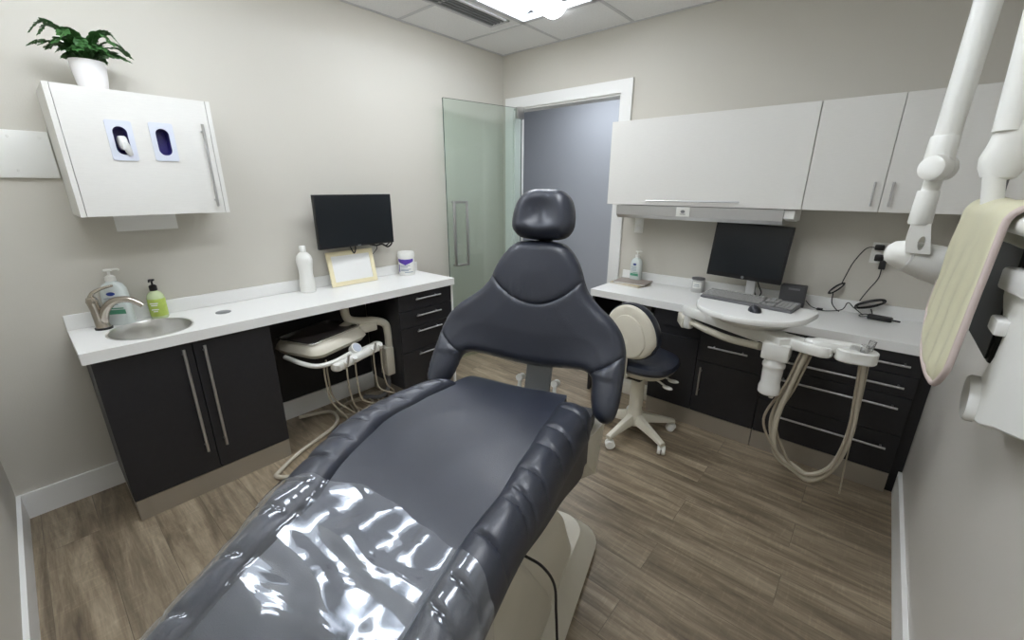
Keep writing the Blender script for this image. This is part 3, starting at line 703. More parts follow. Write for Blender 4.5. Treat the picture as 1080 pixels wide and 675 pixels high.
for x0,x1,hx in ((ux1+.002,ux2-.0015,2.765),(ux2+.0015,ux3,2.835)):
    dr = obj('door', MB().box((x0,-UD,UZ0-.004),(x1,-UD+.018,UZ1-.001), .0015), M['whitecab'], t, smooth=False)
    bar_handle(dr, (hx,-UD-.028,1.44),(hx,-UD-.028,1.555),(0,-.028,0), .005, inset=.01)
# under-cabinet hood strip
t = thing('under_cabinet_light', 'brushed steel light strip under the long white wall cabinet', 'light strip', (1.9,-.2,1.33))
mb = MB().prism([(-.325,1.408),(-.325,1.345),(-.30,1.322),(-.04,1.322),(-.04,1.408)], 1.375, 2.40, plane='yz')
mb2 = obj('housing', mb, M['steel'], t, smooth=False)
obj('control_label', MB().box((1.80,-.3275,1.347),(1.885,-.3245,1.405), .0008), M['white'], t, smooth=False)['label'] = 'pale control label plate'
mb = MB().prism([(1.842+.014*cos(a), 1.378+.010*sin(a)) for a in [2*PI*i/20 for i in range(20)]], -.3285, -.327, plane='xz'); mb.box((1.825,-.3285,1.360),(1.86,-.3272,1.364))
obj('control_print', mb, M['bracket'], t, smooth=False)
mb = MB().prism([(-.30,1.408),(-.31,1.36),(-.2,1.34),(-.06,1.34),(-.06,1.408)], 2.4005, 2.45, plane='yz')
obj('end_cap', mb, M['white'], t, smooth=False)
# wall outlets
t = thing('wall_outlet', 'white wall outlet plate beside the door casing', 'outlet', (1.41,-.002,1.19))
obj('plate', MB().box((1.375,-.008,1.19),(1.445,-.0005,1.305), .003), M['white'], t)
obj('socket', MB().box((1.393,-.011,1.255),(1.427,-.006,1.29), .002).box((1.393,-.011,1.205),(1.427,-.006,1.24), .002), M['trim'], t)
t = thing('wall_outlet', 'white wall outlet plate with two black plugs near the right wall', 'outlet', (2.85,-.002,1.13))
obj('plate', MB().box((2.815,-.008,1.12),(2.885,-.0005,1.235), .003), M['white'], t)
obj('socket', MB().box((2.833,-.011,1.185),(2.867,-.006,1.22), .002).box((2.833,-.011,1.135),(2.867,-.006,1.17), .002), M['trim'], t)

# ---- things on the right worktop
t = thing('folder', 'grey-brown folder at the bottom of the small stack on the right worktop', 'folder', (1.45,-.17,RZ))
def folder(parent, x, y, z, a, m):
    Tm = Matrix.Translation((x,y,z)) @ Matrix.Rotation(a,4,'Z')
    obj('cover', MB().box((-.125,-.09,0),(.125,.09,.002)).box((-.125,-.09,.009),(.125,.09,.011)).xf(Tm), m, parent, smooth=False)
    obj('pages', MB().box((-.12,-.088,.002),(.12,.085,.009)).xf(Tm), M['paper'], parent, smooth=False)
folder(t, 1.455,-.17,RZ+.0005,-.12, M['manila'])
t = thing('folder', 'topmost taupe folder of the small stack on the right worktop', 'folder', (1.46,-.16,RZ+.012))
folder(t, 1.47,-.155,RZ+.012,.08, mat('taupe_cover', (.60,.56,.53), .6, bump=.05))
t = thing('jar', 'small white lidded jar left of the computer monitor', 'jar', (1.925,-.085,RZ), -1.4)
obj('jar_body', MB().lathe([(.001,0),(.040,0),(.042,.004),(.042,.088),(.040,.092),(.001,.092)]), mat('grey_white_jar', (.78,.78,.77), .4, bump=.02), t, local=True)
obj('rim', MB().lathe([(.0425,.088),(.044,.090),(.044,.098),(.041,.100),(.001,.099)]), M['greyplast'], t, local=True)
mb = MB(); arc_patch(mb, .0428, -.7, .7, lambda f: .03, lambda f: .075); obj('label_print', mb, M['white'], t, local=True)
mb = MB(); arc_patch(mb, .0432, -.4, .3, lambda f: .055, lambda f: .059); arc_patch(mb, .0432, -.5, .4, lambda f: .043, lambda f: .046); obj('label_text', mb, M['bluegrey'], t, local=True)
# desktop monitor
t = thing('desktop_monitor', 'black square-format monitor on a silver stand on the right worktop', 'monitor', (2.27,-.15,RZ))
c = Vector((2.232,-.20,1.148))
TM = Matrix.Translation(c) @ Matrix.Rotation(.04,4,'Z') @ Matrix.Rotation(math.radians(2.5),4,'Y') @ Matrix.Rotation(math.radians(-4),4,'X')
obj('bezel', MB().box((-.214,-.008,-.178),(.214,.03,.168), .005).box((-.15,.02,-.12),(.15,.055,.12), .015).xf(TM), M['black'], t)
obj('screen', MB().box((-.200,-.0095,-.150),(.200,-.007,.155)).xf(TM), M['screen'], t, smooth=False)
obj('logo', MB().lathe([(.001,0),(.009,0),(.008,.001),(.001,.001)], (0,-.008,-.164), (0,-1,0), 20).xf(TM), M['bracket'], t)
mb = MB().box((2.245,-.175,RZ+.01),(2.30,-.14,1.12), .008)
obj('stand_post', mb, M['steel'], t)
obj('stand_base', MB().prism([(2.272+.11*cos(a), -.165+.085*sin(a)) for a in [2*PI*i/32 for i in range(32)]], RZ, RZ+.012), M['bracket'], t)
mb = MB().tube([(2.29,-.15,1.0),(2.31,-.13,.93),(2.33,-.12,.88),(2.30,-.10,.84),(2.24,-.06,.826)], .004, 8, 6); mb.tube([(2.27,-.13,1.0),(2.285,-.12,.90),(2.31,-.09,.84),(2.36,-.07,.826)], .004, 8, 6)
tag(obj('cable_bundle', mb, M['black']), 'black cables hanging behind the stand of the desktop monitor', 'cable')
tag(obj('camera_clip', MB().box((2.222,-.185,1.306),(2.242,-.17,1.321), .003).box((2.217,-.20,1.314),(2.247,-.17,1.320), .002), M['black']), 'tiny black clip on the top edge of the desktop monitor', 'clip')
t = thing('media_box', 'dark charcoal box unit standing right of the desktop monitor', 'electronic device', (2.50,-.11,RZ))
obj('case', MB().box((2.432,-.145,RZ+.001),(2.565,-.075,RZ+.138), .006), mat('charcoal_case', (.24,.24,.25), .5, bump=.1, bscale=300), t)
obj('logo', MB().box((2.475,-.147,RZ+.112),(2.535,-.1445,RZ+.124), .001), M['greyplast'], t, smooth=False)
# cables and adapters, right
mb = MB(); mb.tube([(2.57,-.10,RZ+.05),(2.60,-.10,RZ+.02),(2.64,-.09,RZ+.006),(2.68,-.10,RZ+.005),(2.75,-.07,RZ+.02),(2.77,-.04,RZ+.06),(2.80,-.05,RZ+.04),(2.85,-.09,RZ+.012)], .0028, 7, 8)
mb.box((2.632,-.10,RZ+.001),(2.662,-.08,RZ+.014), .003)
tag(obj('signal_cable', mb, M['black']), 'thin black cable with small ferrite running from the dark box', 'cable')
t = thing('power_adapter', 'black power adapter lying on the right worktop', 'power adapter', (2.92,-.12,RZ))
obj('case', MB().box((-.055,-.02,0),(.055,.02,.026), .007).xf(Matrix.Translation((2.925,-.115,RZ+.001)) @ Matrix.Rotation(-.15,4,'Z')), M['black'], t)
obj('lead', MB().tube([(2.98,-.12,RZ+.012),(3.0,-.125,RZ+.012),(3.01,-.12,RZ+.01)], .005, 8, 4), M['black'], t)
obj('lead', MB().tube([(2.87,-.11,RZ+.012),(2.845,-.11,RZ+.006),(2.835,-.08,RZ+.006),(2.86,-.05,RZ+.01),(2.89,-.045,RZ+.01),(2.88,-.03,RZ+.04)], .0028, 7, 7), M['black'], t)
def coil(cx, cy, cz, rx, rz, n, tilt, seed, r=.0028):
    mb = MB(); rn = random.Random(seed)
    for k in range(n):
        ph = rn.uniform(0,6); sx = rx*rn.uniform(.75,1.1); sz = rz*rn.uniform(.6,1.1)
        pts = []
        for i in range(13):
            a = 2*PI*i/12+ph; u = sx*cos(a); v = sz*sin(a)
            pts.append((cx+u*cos(tilt)-v*sin(tilt), cy+.006*k-.01+.003*sin(3*a), cz+u*sin(tilt)+v*cos(tilt)))
        mb.tube(pts, r, 6, 4)
    return mb
t = thing('plug_cord', 'black plug and cord with small coil from the upper socket to the worktop', 'cable', (2.82,-.03,.92))
obj('plug', MB().box((2.825,-.045,1.195),(2.868,-.011,1.225), .006), M['black'], t)
obj('cord', MB().tube([(2.83,-.035,1.21),(2.79,-.04,1.20),(2.75,-.04,1.12),(2.73,-.04,1.04),(2.72,-.04,.99)], .0028, 7, 7), M['black'], t)
obj('coil', coil(2.700,-.04,.955,.045,.014,5,.85,3), M['black'], t)
obj('cord', MB().tube([(2.69,-.04,.925),(2.695,-.05,.87),(2.72,-.07,.84),(2.74,-.07,.826)], .0028, 7, 7), M['black'], t)
t = thing('plug_cord', 'black plug and cord with larger coil from the lower socket to the adapter', 'cable', (2.9,-.03,.88))
obj('plug', MB().box((2.835,-.045,1.135),(2.875,-.011,1.17), .006).box((2.862,-.04,1.09),(2.892,-.015,1.14), .005), M['black'], t)
obj('cord', MB().tube([(2.878,-.03,1.10),(2.875,-.035,1.04),(2.85,-.04,.98),(2.83,-.04,.93),(2.82,-.045,.90)], .0028, 7, 7), M['black'], t)
obj('coil', coil(2.87,-.05,.89,.078,.022,6,.42,9), M['black'], t)

# ------------------------------------------------------------------ keyboard table + right delivery arm
KZ = .955
t = thing('delivery_arm', 'white swing-arm unit with rounded table top in front of the right worktop', 'dental unit', (2.4,-.8,.7))
tc_ = Vector((2.42,-.80)); ta = math.radians(-10)
out = []
for i in range(41):
    a = PI+PI*i/40
    out.append((.255*cos(a), -.03+.25*sin(a)))
out += [(.255,.10),(.24,.14),(.21,.155),(-.21,.155),(-.24,.14),(-.255,.10)]
RT_ = Matrix.Translation((tc_.x,tc_.y,0)) @ Matrix.Rotation(ta,4,'Z')
mb = MB()
def ringk(f, z): return [RT_ @ Vector((p[0]*f, p[1]*f, z)) for p in out]
mb.loft([ringk(.96,KZ-.03),ringk(.99,KZ-.026),ringk(1,KZ-.018),ringk(1,KZ-.008),ringk(.985,KZ-.001),ringk(.96,KZ)])
obj('table_top', mb, M['whitegloss'], t)
mb = MB().loft([[RT_ @ Vector((p[0]*f, p[1]*f*.9+.01, z)) for p in out] for f,z in ((.60,KZ-.085),(.80,KZ-.05),(.86,KZ-.03))])
obj('table_underside', mb, M['white'], t)
# mount box and arms from under the worktop
def obox(a, b, hw, z0, z1, bev=.008):
    a = Vector(a); b = Vector(b); dd = b-a; Tm = Matrix.Translation(a) @ Matrix.Rotation(math.atan2(dd.y,dd.x),4,'Z')
    return MB().box((0,-hw,z0),(dd.length,hw,z1), bev).xf(Tm)
obj('mount_box', obox((2.05,-.63,0),(2.50,-.86,0),.045,.80,.86), M['white'], t)
obj('wall_bracket', obox((1.98,-.48,0),(2.05,-.60,0),.035,.70,.768), M['cream'], t)
obj('knuckle', MB().lathe([(.001,0),(.024,0),(.027,.006),(.027,.075),(.023,.082),(.001,.082)], (2.07,-.655,.725)), M['white'], t)
obj('lower_link', MB().tube([(2.07,-.65,.765),(2.20,-.73,.758),(2.34,-.82,.762),(2.50,-.92,.79)], .019, 12, 6), M['cream'], t)
obj('main_arm', obox((2.34,-.72,0),(2.62,-.98,0),.05,.815,.875), M['white'], t)
obj('post', MB().lathe([(.001,0),(.045,0),(.05,.006),(.05,.10),(.045,.106),(.001,.106)], (2.40,-.80,.815)), M['white'], t)
# hanging cup/trap
cb = Vector((2.575,-.965,0))
obj('trap_bracket', MB().box((cb.x-.055,cb.y-.05,.765),(cb.x+.055,cb.y+.05,.845), .008), M['white'], t)
obj('waste_trap', MB().lathe([(.001,0),(.040,0),(.046,.006),(.047,.035),(.043,.048),(.041,.06),(.043,.12),(.043,.135),(.048,.142),(.048,.155),(.044,.162),(.044,.185),(.001,.185)], (cb.x,cb.y,.583)), M['whitegloss'], t)
obj('trap_drain', MB().lathe([(.001,0),(.010,0),(.012,.02),(.001,.02)], (cb.x+.015,cb.y-.01,.567), n=12), M['white'], t)
# instrument holders
def slab(pts, z0, z1, m, nm, r=.0):
    return obj(nm, MB().prism(pts, z0, z1), m, t)
def capsule(a, b, hw, n=10):
    a = Vector(a); b = Vector(b); dd = (b-a).normalized(); nn = Vector((-dd.y,dd.x)); th0 = math.atan2(nn.y, nn.x); p = []
    for i in range(n+1): q = th0+PI*i/n; p.append((a.x+hw*cos(q), a.y+hw*sin(q)))
    for i in range(n+1): q = th0+PI+PI*i/n; p.append((b.x+hw*cos(q), b.y+hw*sin(q)))
    return p
def caploft(a, b, hw, z0, z1, nm, m):
    mb = MB().loft([[Vector((x,y,z)) for x,y in capsule(a,b,w)] for z,w in ((z0,hw*.88),(z0+.006,hw),(z1-.006,hw),(z1,hw*.88))])
    return obj(nm, mb, m, t)
caploft((2.60,-.93),(2.74,-.97),.042,.825,.872,'arm_segment',M['white'])
obj('pivot_cap', MB().lathe([(.001,0),(.032,0),(.032,.008),(.026,.013),(.001,.014)], (2.70,-.955,.872)), M['whitegloss'], t)
caploft((2.73,-.965),(2.86,-.945),.034,.852,.892,'arm_segment',M['white'])
caploft((2.83,-.97),(2.885,-.96),.045,.825,.880,'instrument_holder',M['white'])
mb = MB().lathe([(.014,0),(.014,.03),(.011,.031),(.011,.001)], (2.878,-.985,.88), n=16); mb.lathe([(.012,0),(.013,.045),(.010,.046),(.009,.001)], (2.893,-.955,.88), (.15,0,1), 16); mb.box((2.83,-.99,.881),(2.87,-.95,.893), .004)
obj('suction_tip', mb, M['clear'], t)
for k,(dx,dy,zb,r) in enumerate(((0,0,.20,.0125),(-.012,.02,.215,.010),(.018,.012,.185,.007),(-.02,-.014,.225,.006))):
    x0_, x1_ = 2.69+dx, 2.885+dx*.4
    pts = [(x0_,-.955+dy,.83),(x0_-.035,-.955+dy,.64),(x0_-.06-.01*k,-.955+dy,.44),(x0_-.035+.01*k,-.955+dy,.28),(x0_+.055,-.955+dy,zb+.02),(x0_+.125,-.955+dy,zb),(x1_-.005,-.957+dy,.30),(x1_+.022,-.958+dy,.48),(x1_+.012,-.96+dy,.68),(x1_,-.962+dy,.835)]
    obj('suction_hose', MB().tube(pts, r, 10, 8), M['hosew'] if k < 2 else M['hose'], t)
obj('suction_hose', MB().tube([(2.905,-.94,.83),(2.915,-.93,.60),(2.92,-.92,.35),(2.93,-.90,.15)], .003, 8, 6), M['hosew'], t)

# keyboard
t = thing('keyboard', 'grey computer keyboard on the white rounded table top', 'keyboard', (2.38,-.745,KZ), math.radians(-7))
KW, KD = .435, .148
mb = MB().loft([[Vector(p) for p in ((-KW/2,-KD/2,.0005),(KW/2,-KD/2,.0005),(KW/2,KD/2,.0005),(-KW/2,KD/2,.0005))],[Vector(p) for p in ((-KW/2,-KD/2,.012),(KW/2,-KD/2,.012),(KW/2,KD/2,.024),(-KW/2,KD/2,.024))],[Vector(p) for p in ((-KW/2+.004,-KD/2+.004,.0145),(KW/2-.004,-KD/2+.004,.0145),(KW/2-.004,KD/2-.004,.0265),(-KW/2+.004,KD/2-.004,.0265))]])
obj('case', mb, M['greyplast'], t, local=True, smooth=False)
mb = MB()
def keyrow(y, xs):
    z = .0145+(y+KD/2)/KD*.012
    for x0,x1 in xs: mb.box((x0,y-.0085,z),(x1,y+.0085,z+.006), .0015, 1)
def evenly(x0, n, w=.0185, g=.0015): return [(x0+i*(w+g), x0+i*(w+g)+w) for i in range(n)]
rows = [-.052,-.032,-.012,.008,.028,.056]
for j,y in enumerate(rows):
    L0 = -.214
    if j == 0: keyrow(y, [(L0,L0+.024),(L0+.026,L0+.05),(L0+.052,L0+.076),(L0+.078,L0+.19),(L0+.192,L0+.216),(L0+.218,L0+.242),(L0+.244,L0+.284)])
    else: keyrow(y, [(L0,L0+.014+.006*j)] + evenly(L0+.016+.006*j, 12 if j < 5 else 12) + [(L0+.256+.006*min(j,3), L0+.284)])
    keyrow(y, evenly(L0+.292, 3) if j not in (2,) else []); keyrow(y, evenly(L0+.358, 4, .0165) if j < 5 else [])
obj('keys', mb, M['key'], t, local=True, smooth=False)
t = thing('computer_mouse', 'dark computer mouse at the front of the white rounded table top', 'mouse', (2.445,-.905,KZ), math.radians(25))
mb = MB(); mb.sphere((0,0,.0), .03, (.95,1.5,1.0), 24)
bmesh.ops.bisect_plane(mb.bm, geom=list(mb.bm.verts)+list(mb.bm.edges)+list(mb.bm.faces), plane_co=(0,0,.0005), plane_no=(0,0,1), clear_inner=True)
e = [x for x in mb.bm.edges if x.is_boundary]; bmesh.ops.holes_fill(mb.bm, edges=e, sides=0)
obj('shell', mb, mat('navy_black_mouse', (.12,.13,.17), .3, bump=.02), t, local=True)
obj('scroll_wheel', MB().lathe([(.001,-.003),(.008,-.003),(.008,.003),(.001,.003)], (0,.028,.022), (1,0,0), 16), M['greyplast'], t, local=True)

# ------------------------------------------------------------------ stool
SX, SY = 1.868, -.825
t = thing('dental_stool', 'wheeled operator stool with navy seat and cream backrest beside the chair', 'stool', (SX,SY,0), math.radians(84-90))
# local: +y = facing direction
obj('hub', MB().lathe([(.001,.075),(.05,.075),(.055,.09),(.055,.13),(.045,.16),(.038,.20),(.036,.24),(.001,.24)]), M['cream'], t, local=True)
obj('column', MB().lathe([(.001,.20),(.042,.20),(.042,.40),(.028,.405),(.028,.47),(.001,.47)]), M['cream'], t, local=True)
for k in range(5):
    a = 2*PI*k/5+math.radians(-27+6); dx, dy = cos(a), sin(a); nx, ny = -dy, dx
    rings = []
    for f,hw,z0,z1 in ((.03,.028,.085,.155),(.10,.025,.085,.135),(.20,.021,.075,.108),(.255,.019,.067,.092),(.27,.016,.065,.086)):
        rings.append([Vector((dx*f+nx*hw*sx, dy*f+ny*hw*sx, z)) for sx,z in ((-1,z0),(1,z0),(1,(z0+z1)/2+.005),(.6,z1),(-.6,z1),(-1,(z0+z1)/2+.005))])
    lg = obj('leg', MB().loft(rings), M['cream'], t, local=True)
    cx, cy = dx*.262, dy*.262
    mb = MB(); ca = a+.8; wx, wy = cos(ca), sin(ca)
    for s_ in (-1,1): mb.lathe([(.001,-.010),(.024,-.010),(.0285,-.006),(.0285,.006),(.024,.010),(.001,.010)], (cx+wx*.013*s_-wy*.01, cy+wy*.013*s_+wx*.01, .029), (wx,wy,0), 20)
    mb.cyl((cx,cy,.04),(cx,cy,.07), .006)
    obj('caster', mb, M['white'], lg, local=True)
def superel(a, b, e, z, n=48, egg=0, cy=0):
    p = []
    for i in range(n):
        q = 2*PI*i/n; x = a*math.copysign(abs(cos(q))**e, cos(q)); y = b*math.copysign(abs(sin(q))**e, sin(q))
        x *= 1-egg*(y/b); p.append(Vector((x, y+cy, z)))
    return p
obj('seat_pan', MB().loft([superel(.08,.08,.8,.425,cy=.02),superel(.17,.155,.8,.445,cy=.02),superel(.195,.18,.8,.47,cy=.02),superel(.19,.175,.8,.485,cy=.02)]), M['cream'], t, local=True)
mb = MB().loft([superel(.18,.17,.8,.482,egg=.10,cy=.02),superel(.212,.198,.8,.492,egg=.10,cy=.02),superel(.222,.208,.8,.512,egg=.10,cy=.02),superel(.215,.20,.8,.534,egg=.10,cy=.02),superel(.185,.17,.8,.549,egg=.08,cy=.02),superel(.12,.11,.85,.552,cy=.02),superel(.04,.04,.9,.550,cy=.02)])
obj('seat', mb, M['uph'], t, local=True)
# backrest: arch shape standing at local -y, facing +y
def arch(w, h, n=24):
    p = []
    for i in range(n+1):
        a = PI*i/n; p.append((w*cos(a), h*.35+h*.65*sin(a)))
    for i in range(1, 12):
        f = i/12; x = -w+2*w*f; p.append((x, h*.35-h*.35*(1-(abs(x)/w)**2.6)**.7 if abs(x) < w else h*.35))
    return p
def backring(w, h, y, z0, curv=.55):
    return [Vector((x, -.175+y+curv*x*x*1.2, z0+z)) for x,z in arch(w,h)]
bw, bh, bz = .172, .325, .575
mb = MB().loft([backring(bw*.90,bh*.93,.075,bz+.012),backring(bw*.99,bh*.99,.062,bz),backring(bw*1.04,bh*1.03,.035,bz-.006),backring(bw*1.02,bh*1.02,.006,bz-.004)])
obj('backrest_cushion', mb, M['uph'], t, local=True)
mb = MB().loft([backring(bw*.985,bh*.985,.010,bz),backring(bw*.97,bh*.97,-.004,bz+.004),backring(bw*.90,bh*.92,-.013,bz+.012),backring(bw*.72,bh*.78,-.016,bz+.03)])
obj('backrest_shell', mb, M['cream'], t, local=True)
mb = MB().loft([backring(bw*.70,bh*.78,-.012,bz+.012),backring(bw*.68,bh*.765,-.023,bz+.014),backring(bw*.60,bh*.70,-.027,bz+.022)])
obj('backrest_cover', mb, M['cream'], t, local=True)
obj('back_bar', MB().box((-.022,-.20,.47),(.022,-.185,.70), .004).box((-.022,-.20,.455),(.022,-.06,.475), .004), M['cream'], t, local=True)
for a_, z_ in ((-.12,.435),(.28,.448)):
    dx, dy = cos(a_), sin(a_)
    mb = MB().tube([(dx*.03,dy*.03,z_),(dx*.13,dy*.13,z_-.01),(dx*.19,dy*.19,z_-.025)], .006, 8, 4)
    mb.sphere((dx*.205,dy*.205,z_-.03), .025, (1.3,.8,.35), 16, Matrix.Rotation(a_,3,'Z'))
    obj('lever', mb, M['white'], t, local=True)
obj('tilt_box', MB().box((-.06,-.09,.405),(.06,.06,.44), .01), M['black'], t, local=True)

# ------------------------------------------------------------------ dental chair
OX, OY, PH = 1.92, -1.97, .28
chair = thing('dental_chair', 'large navy-grey dental chair with cream base in the middle of the room', 'dental chair', (OX,OY,0), PH)
# local frame: x = right (lateral), -y = forward (foot end); s = -y
def lerp(xs, x):
    if x <= xs[0][0]: return xs[0][1]
    for (a,va),(b,vb) in zip(xs, xs[1:]):
        if x <= b:
            f = (x-a)/(b-a); f = f*f*(3-2*f)*.5+f*.5; return va+(vb-va)*f
    return xs[-1][1]
def prof(s): return .842+.15*s-.2*s*s
WIL = [(.1,.17),(.25,.19),(.4,.225),(.56,.258),(.72,.24),(.85,.21),(1.0,.215),(1.2,.21),(1.5,.19)]
WOL = [(.2,.25),(.3,.295),(.45,.345),(.62,.378),(.8,.35),(1.0,.305),(1.2,.285),(1.5,.26)]
WIR = [(.1,.175),(.3,.187),(.66,.19),(.83,.17),(1.0,.165),(1.5,.16)]
WOR = [(.2,.285),(.3,.30),(.6,.29),(.8,.275),(.95,.272),(1.5,.26)]
SE = 1.46
def wi(s, sg): return lerp(WIL if sg < 0 else WIR, s)
def wo(s, sg): return lerp(WOL if sg < 0 else WOR, s)
PLEAT = [(-1,[.30,.385,.455,.53,.60,.675,.75,.83,.92,1.02,1.13,1.25]),(1,[.30,.42,.50,.60,.665,.70,.80,.90,.96,1.06,1.17,1.3])]
def bolh(s, u, sg):
    h = .032*max(0, sin(PI*min(1,max(0,u))))**.6
    for q in dict(PLEAT)[sg]:
        dq = s-q-.03*(u-.5)-.012*(u-.5)**2
        ln = .5+.5*noise.noise(Vector((q*9.7, sg, 2)))
        msk = max(0, min(1, (u-.02-.25*ln)*5)) * (1 if sg > 0 else 1)
        h -= .0065*math.exp(-(dq/.0045)**2)*msk; h -= .0025*math.exp(-(dq/.016)**2)*msk
    h += .0035*noise.noise(Vector((s*11, u*2.5, sg*4)))
    return h
def panelz(s, t_):
    z = prof(s)-.010*(1-t_*t_)
    if s < .2: z -= .02*((.2-s)/.1)**2*t_**4
    if s < .16: z -= .045*(1-(max(0,s-.1)/.06))**2
    return z+.002*noise.noise(Vector((s*6, t_*3, 1)))
def P3(l, s, z): return Vector((l, -s, z))
Ns = 110
mb = MB(); rings = []
for i in range(Ns+1):
    s = .1+(SE-.1)*(i/Ns)**1.3; q_ = 1-.22*max(0,(.2-s)/.1)**2.6; wl, wr = (wi(s,-1)+.01)*q_, (wi(s,1)+.01)*q_
    top = [P3(-wl+(wl+wr)*k/20, s, panelz(s, -1+2*k/20)) for k in range(21)]
    zb = prof(s)-.075
    rings.append(top+[P3(wr,s,zb), P3(-wl,s,zb)])
mb.loft(rings); obj('seat_cushion', mb, M['uph'], chair, local=True)
for sg in (-1,1):
    s0 = .225 if sg > 0 else .25; mb = MB(); rings = []; N2 = 300
    for i in range(N2+1):
        s = s0+(SE-s0)*i/N2; a, b = wi(s,sg), wo(s,sg)
        tp = min(1,(s-s0)/.07); tp = (1-(1-tp)**2)**.5 if tp > 0 else .02; tp = max(tp,.05)
        if sg < 0 and s < .45: b = a+(b-a)*(.55+.45*tp)
        r = []
        for k in range(13):
            u = k/12; l = a-.004+(b-a+.004)*u
            z = prof(s)-.010*u*u-.004+bolh(s,u,sg)*tp - .030*max(0,(u-.8)/.2)**2
            r.append(P3(sg*l, s, z))
        r += [P3(sg*b, s, prof(s)-.07), P3(sg*a, s, prof(s)-.07)]
        rings.append(r)
    mb.loft(rings); obj('side_bolster', mb, M['uph'], chair, local=True)
ZB = [(.1,.60),(.3,.655),(.5,.705),(.75,.735),(.95,.725),(1.2,.665),(SE,.54)]
def zb(s): return lerp(ZB, s)
mb = MB(); rings = []
for i in range(61):
    s = .13+(SE-.005-.13)*i/60; a, b = wo(max(s,.3),-1)-.012, wo(s,1)-.006
    zt = prof(s)-.045; z0 = min(zb(s), zt-.02)
    if s < .25: a = min(a, .26)
    rings.append([P3(-a,s,zt),P3(-a+.01,s,z0+.01),P3(-a+.03,s,z0),P3(b-.03,s,z0),P3(b-.008,s,z0+.01),P3(b,s,zt)])
mb.loft(rings); obj('seat_skirt', mb, M['skirt'], chair, local=True)
mb = MB(); rings = []
for i in range(31):
    s = .10+(1.25-.10)*i/30; a = .25-.05*i/30; z1 = zb(s)+.012; z0 = z1-.065+.02*i/30
    rings.append([P3(-a,s,z1),P3(-a+.02,s,z0),P3(a-.02,s,z0),P3(a,s,z1)])
mb.loft(rings); obj('seat_frame', mb, M['basebeige'], chair, local=True)
# rear pan behind the seat, carries the backrest
mb = MB(); rings = []
for s,a,z1,z0 in ((.22,.27,.74,.64),(.18,.29,.75,.58),(.14,.302,.76,.53),(.10,.305,.76,.49),(.06,.30,.74,.46),(.02,.28,.70,.43),(-.02,.24,.63,.41),(-.05,.18,.55,.40)):
    rings.append([P3(-a,s,z1),P3(-a+.02,s,z0+.05),P3(-a+.08,s,z0),P3(a-.08,s,z0),P3(a-.02,s,z0+.05),P3(a,s,z1)])
mb.loft(rings); obj('rear_pan', mb, M['basebeige'], chair, local=True)
# lift column and base plate
def brr(x0,x1,s0,s1,r,z): return [Vector((v.x,-v.y,z)) for v in rr2(x0,x1,s0,s1,r,0)]
mb = MB().loft([brr(-.27,.27,-.20,.62,.12,.001),brr(-.275,.275,-.205,.63,.12,.02),brr(-.265,.265,-.195,.62,.12,.035),brr(-.235,.235,-.16,.56,.12,.07),brr(-.21,.21,-.14,.50,.1,.10)])
obj('base_plate', mb, M['basebeige'], chair, local=True)
mb = MB().loft([brr(-.205,.205,-.03,.44,.10,.09),brr(-.205,.205,.03,.46,.10,.20),brr(-.20,.20,.09,.50,.09,.32),brr(-.18,.18,.16,.55,.08,.40),brr(-.15,.15,.24,.60,.07,.44),brr(-.12,.12,.34,.64,.06,.56)])
obj('lift_cover', mb, M['cream'], chair, local=True)
mb = MB().loft([brr(.03,.215,.28,.66,.05,.10),brr(.05,.215,.34,.74,.05,.22),brr(.06,.205,.44,.84,.05,.38),brr(.07,.20,.56,.93,.04,.55)])
obj('lift_arm', mb, M['basebeige'], chair, local=True)
mb = MB().tube([(.16,-.45,.44),(.22,-.455,.43),(.255,-.44,.36),(.262,-.43,.24),(.27,-.43,.12),(.285,-.45,.035),(.30,-.60,.012),(.32,-.8,.008)], .0045, 8, 7)
obj('cord', mb, M['black'], chair, local=True)

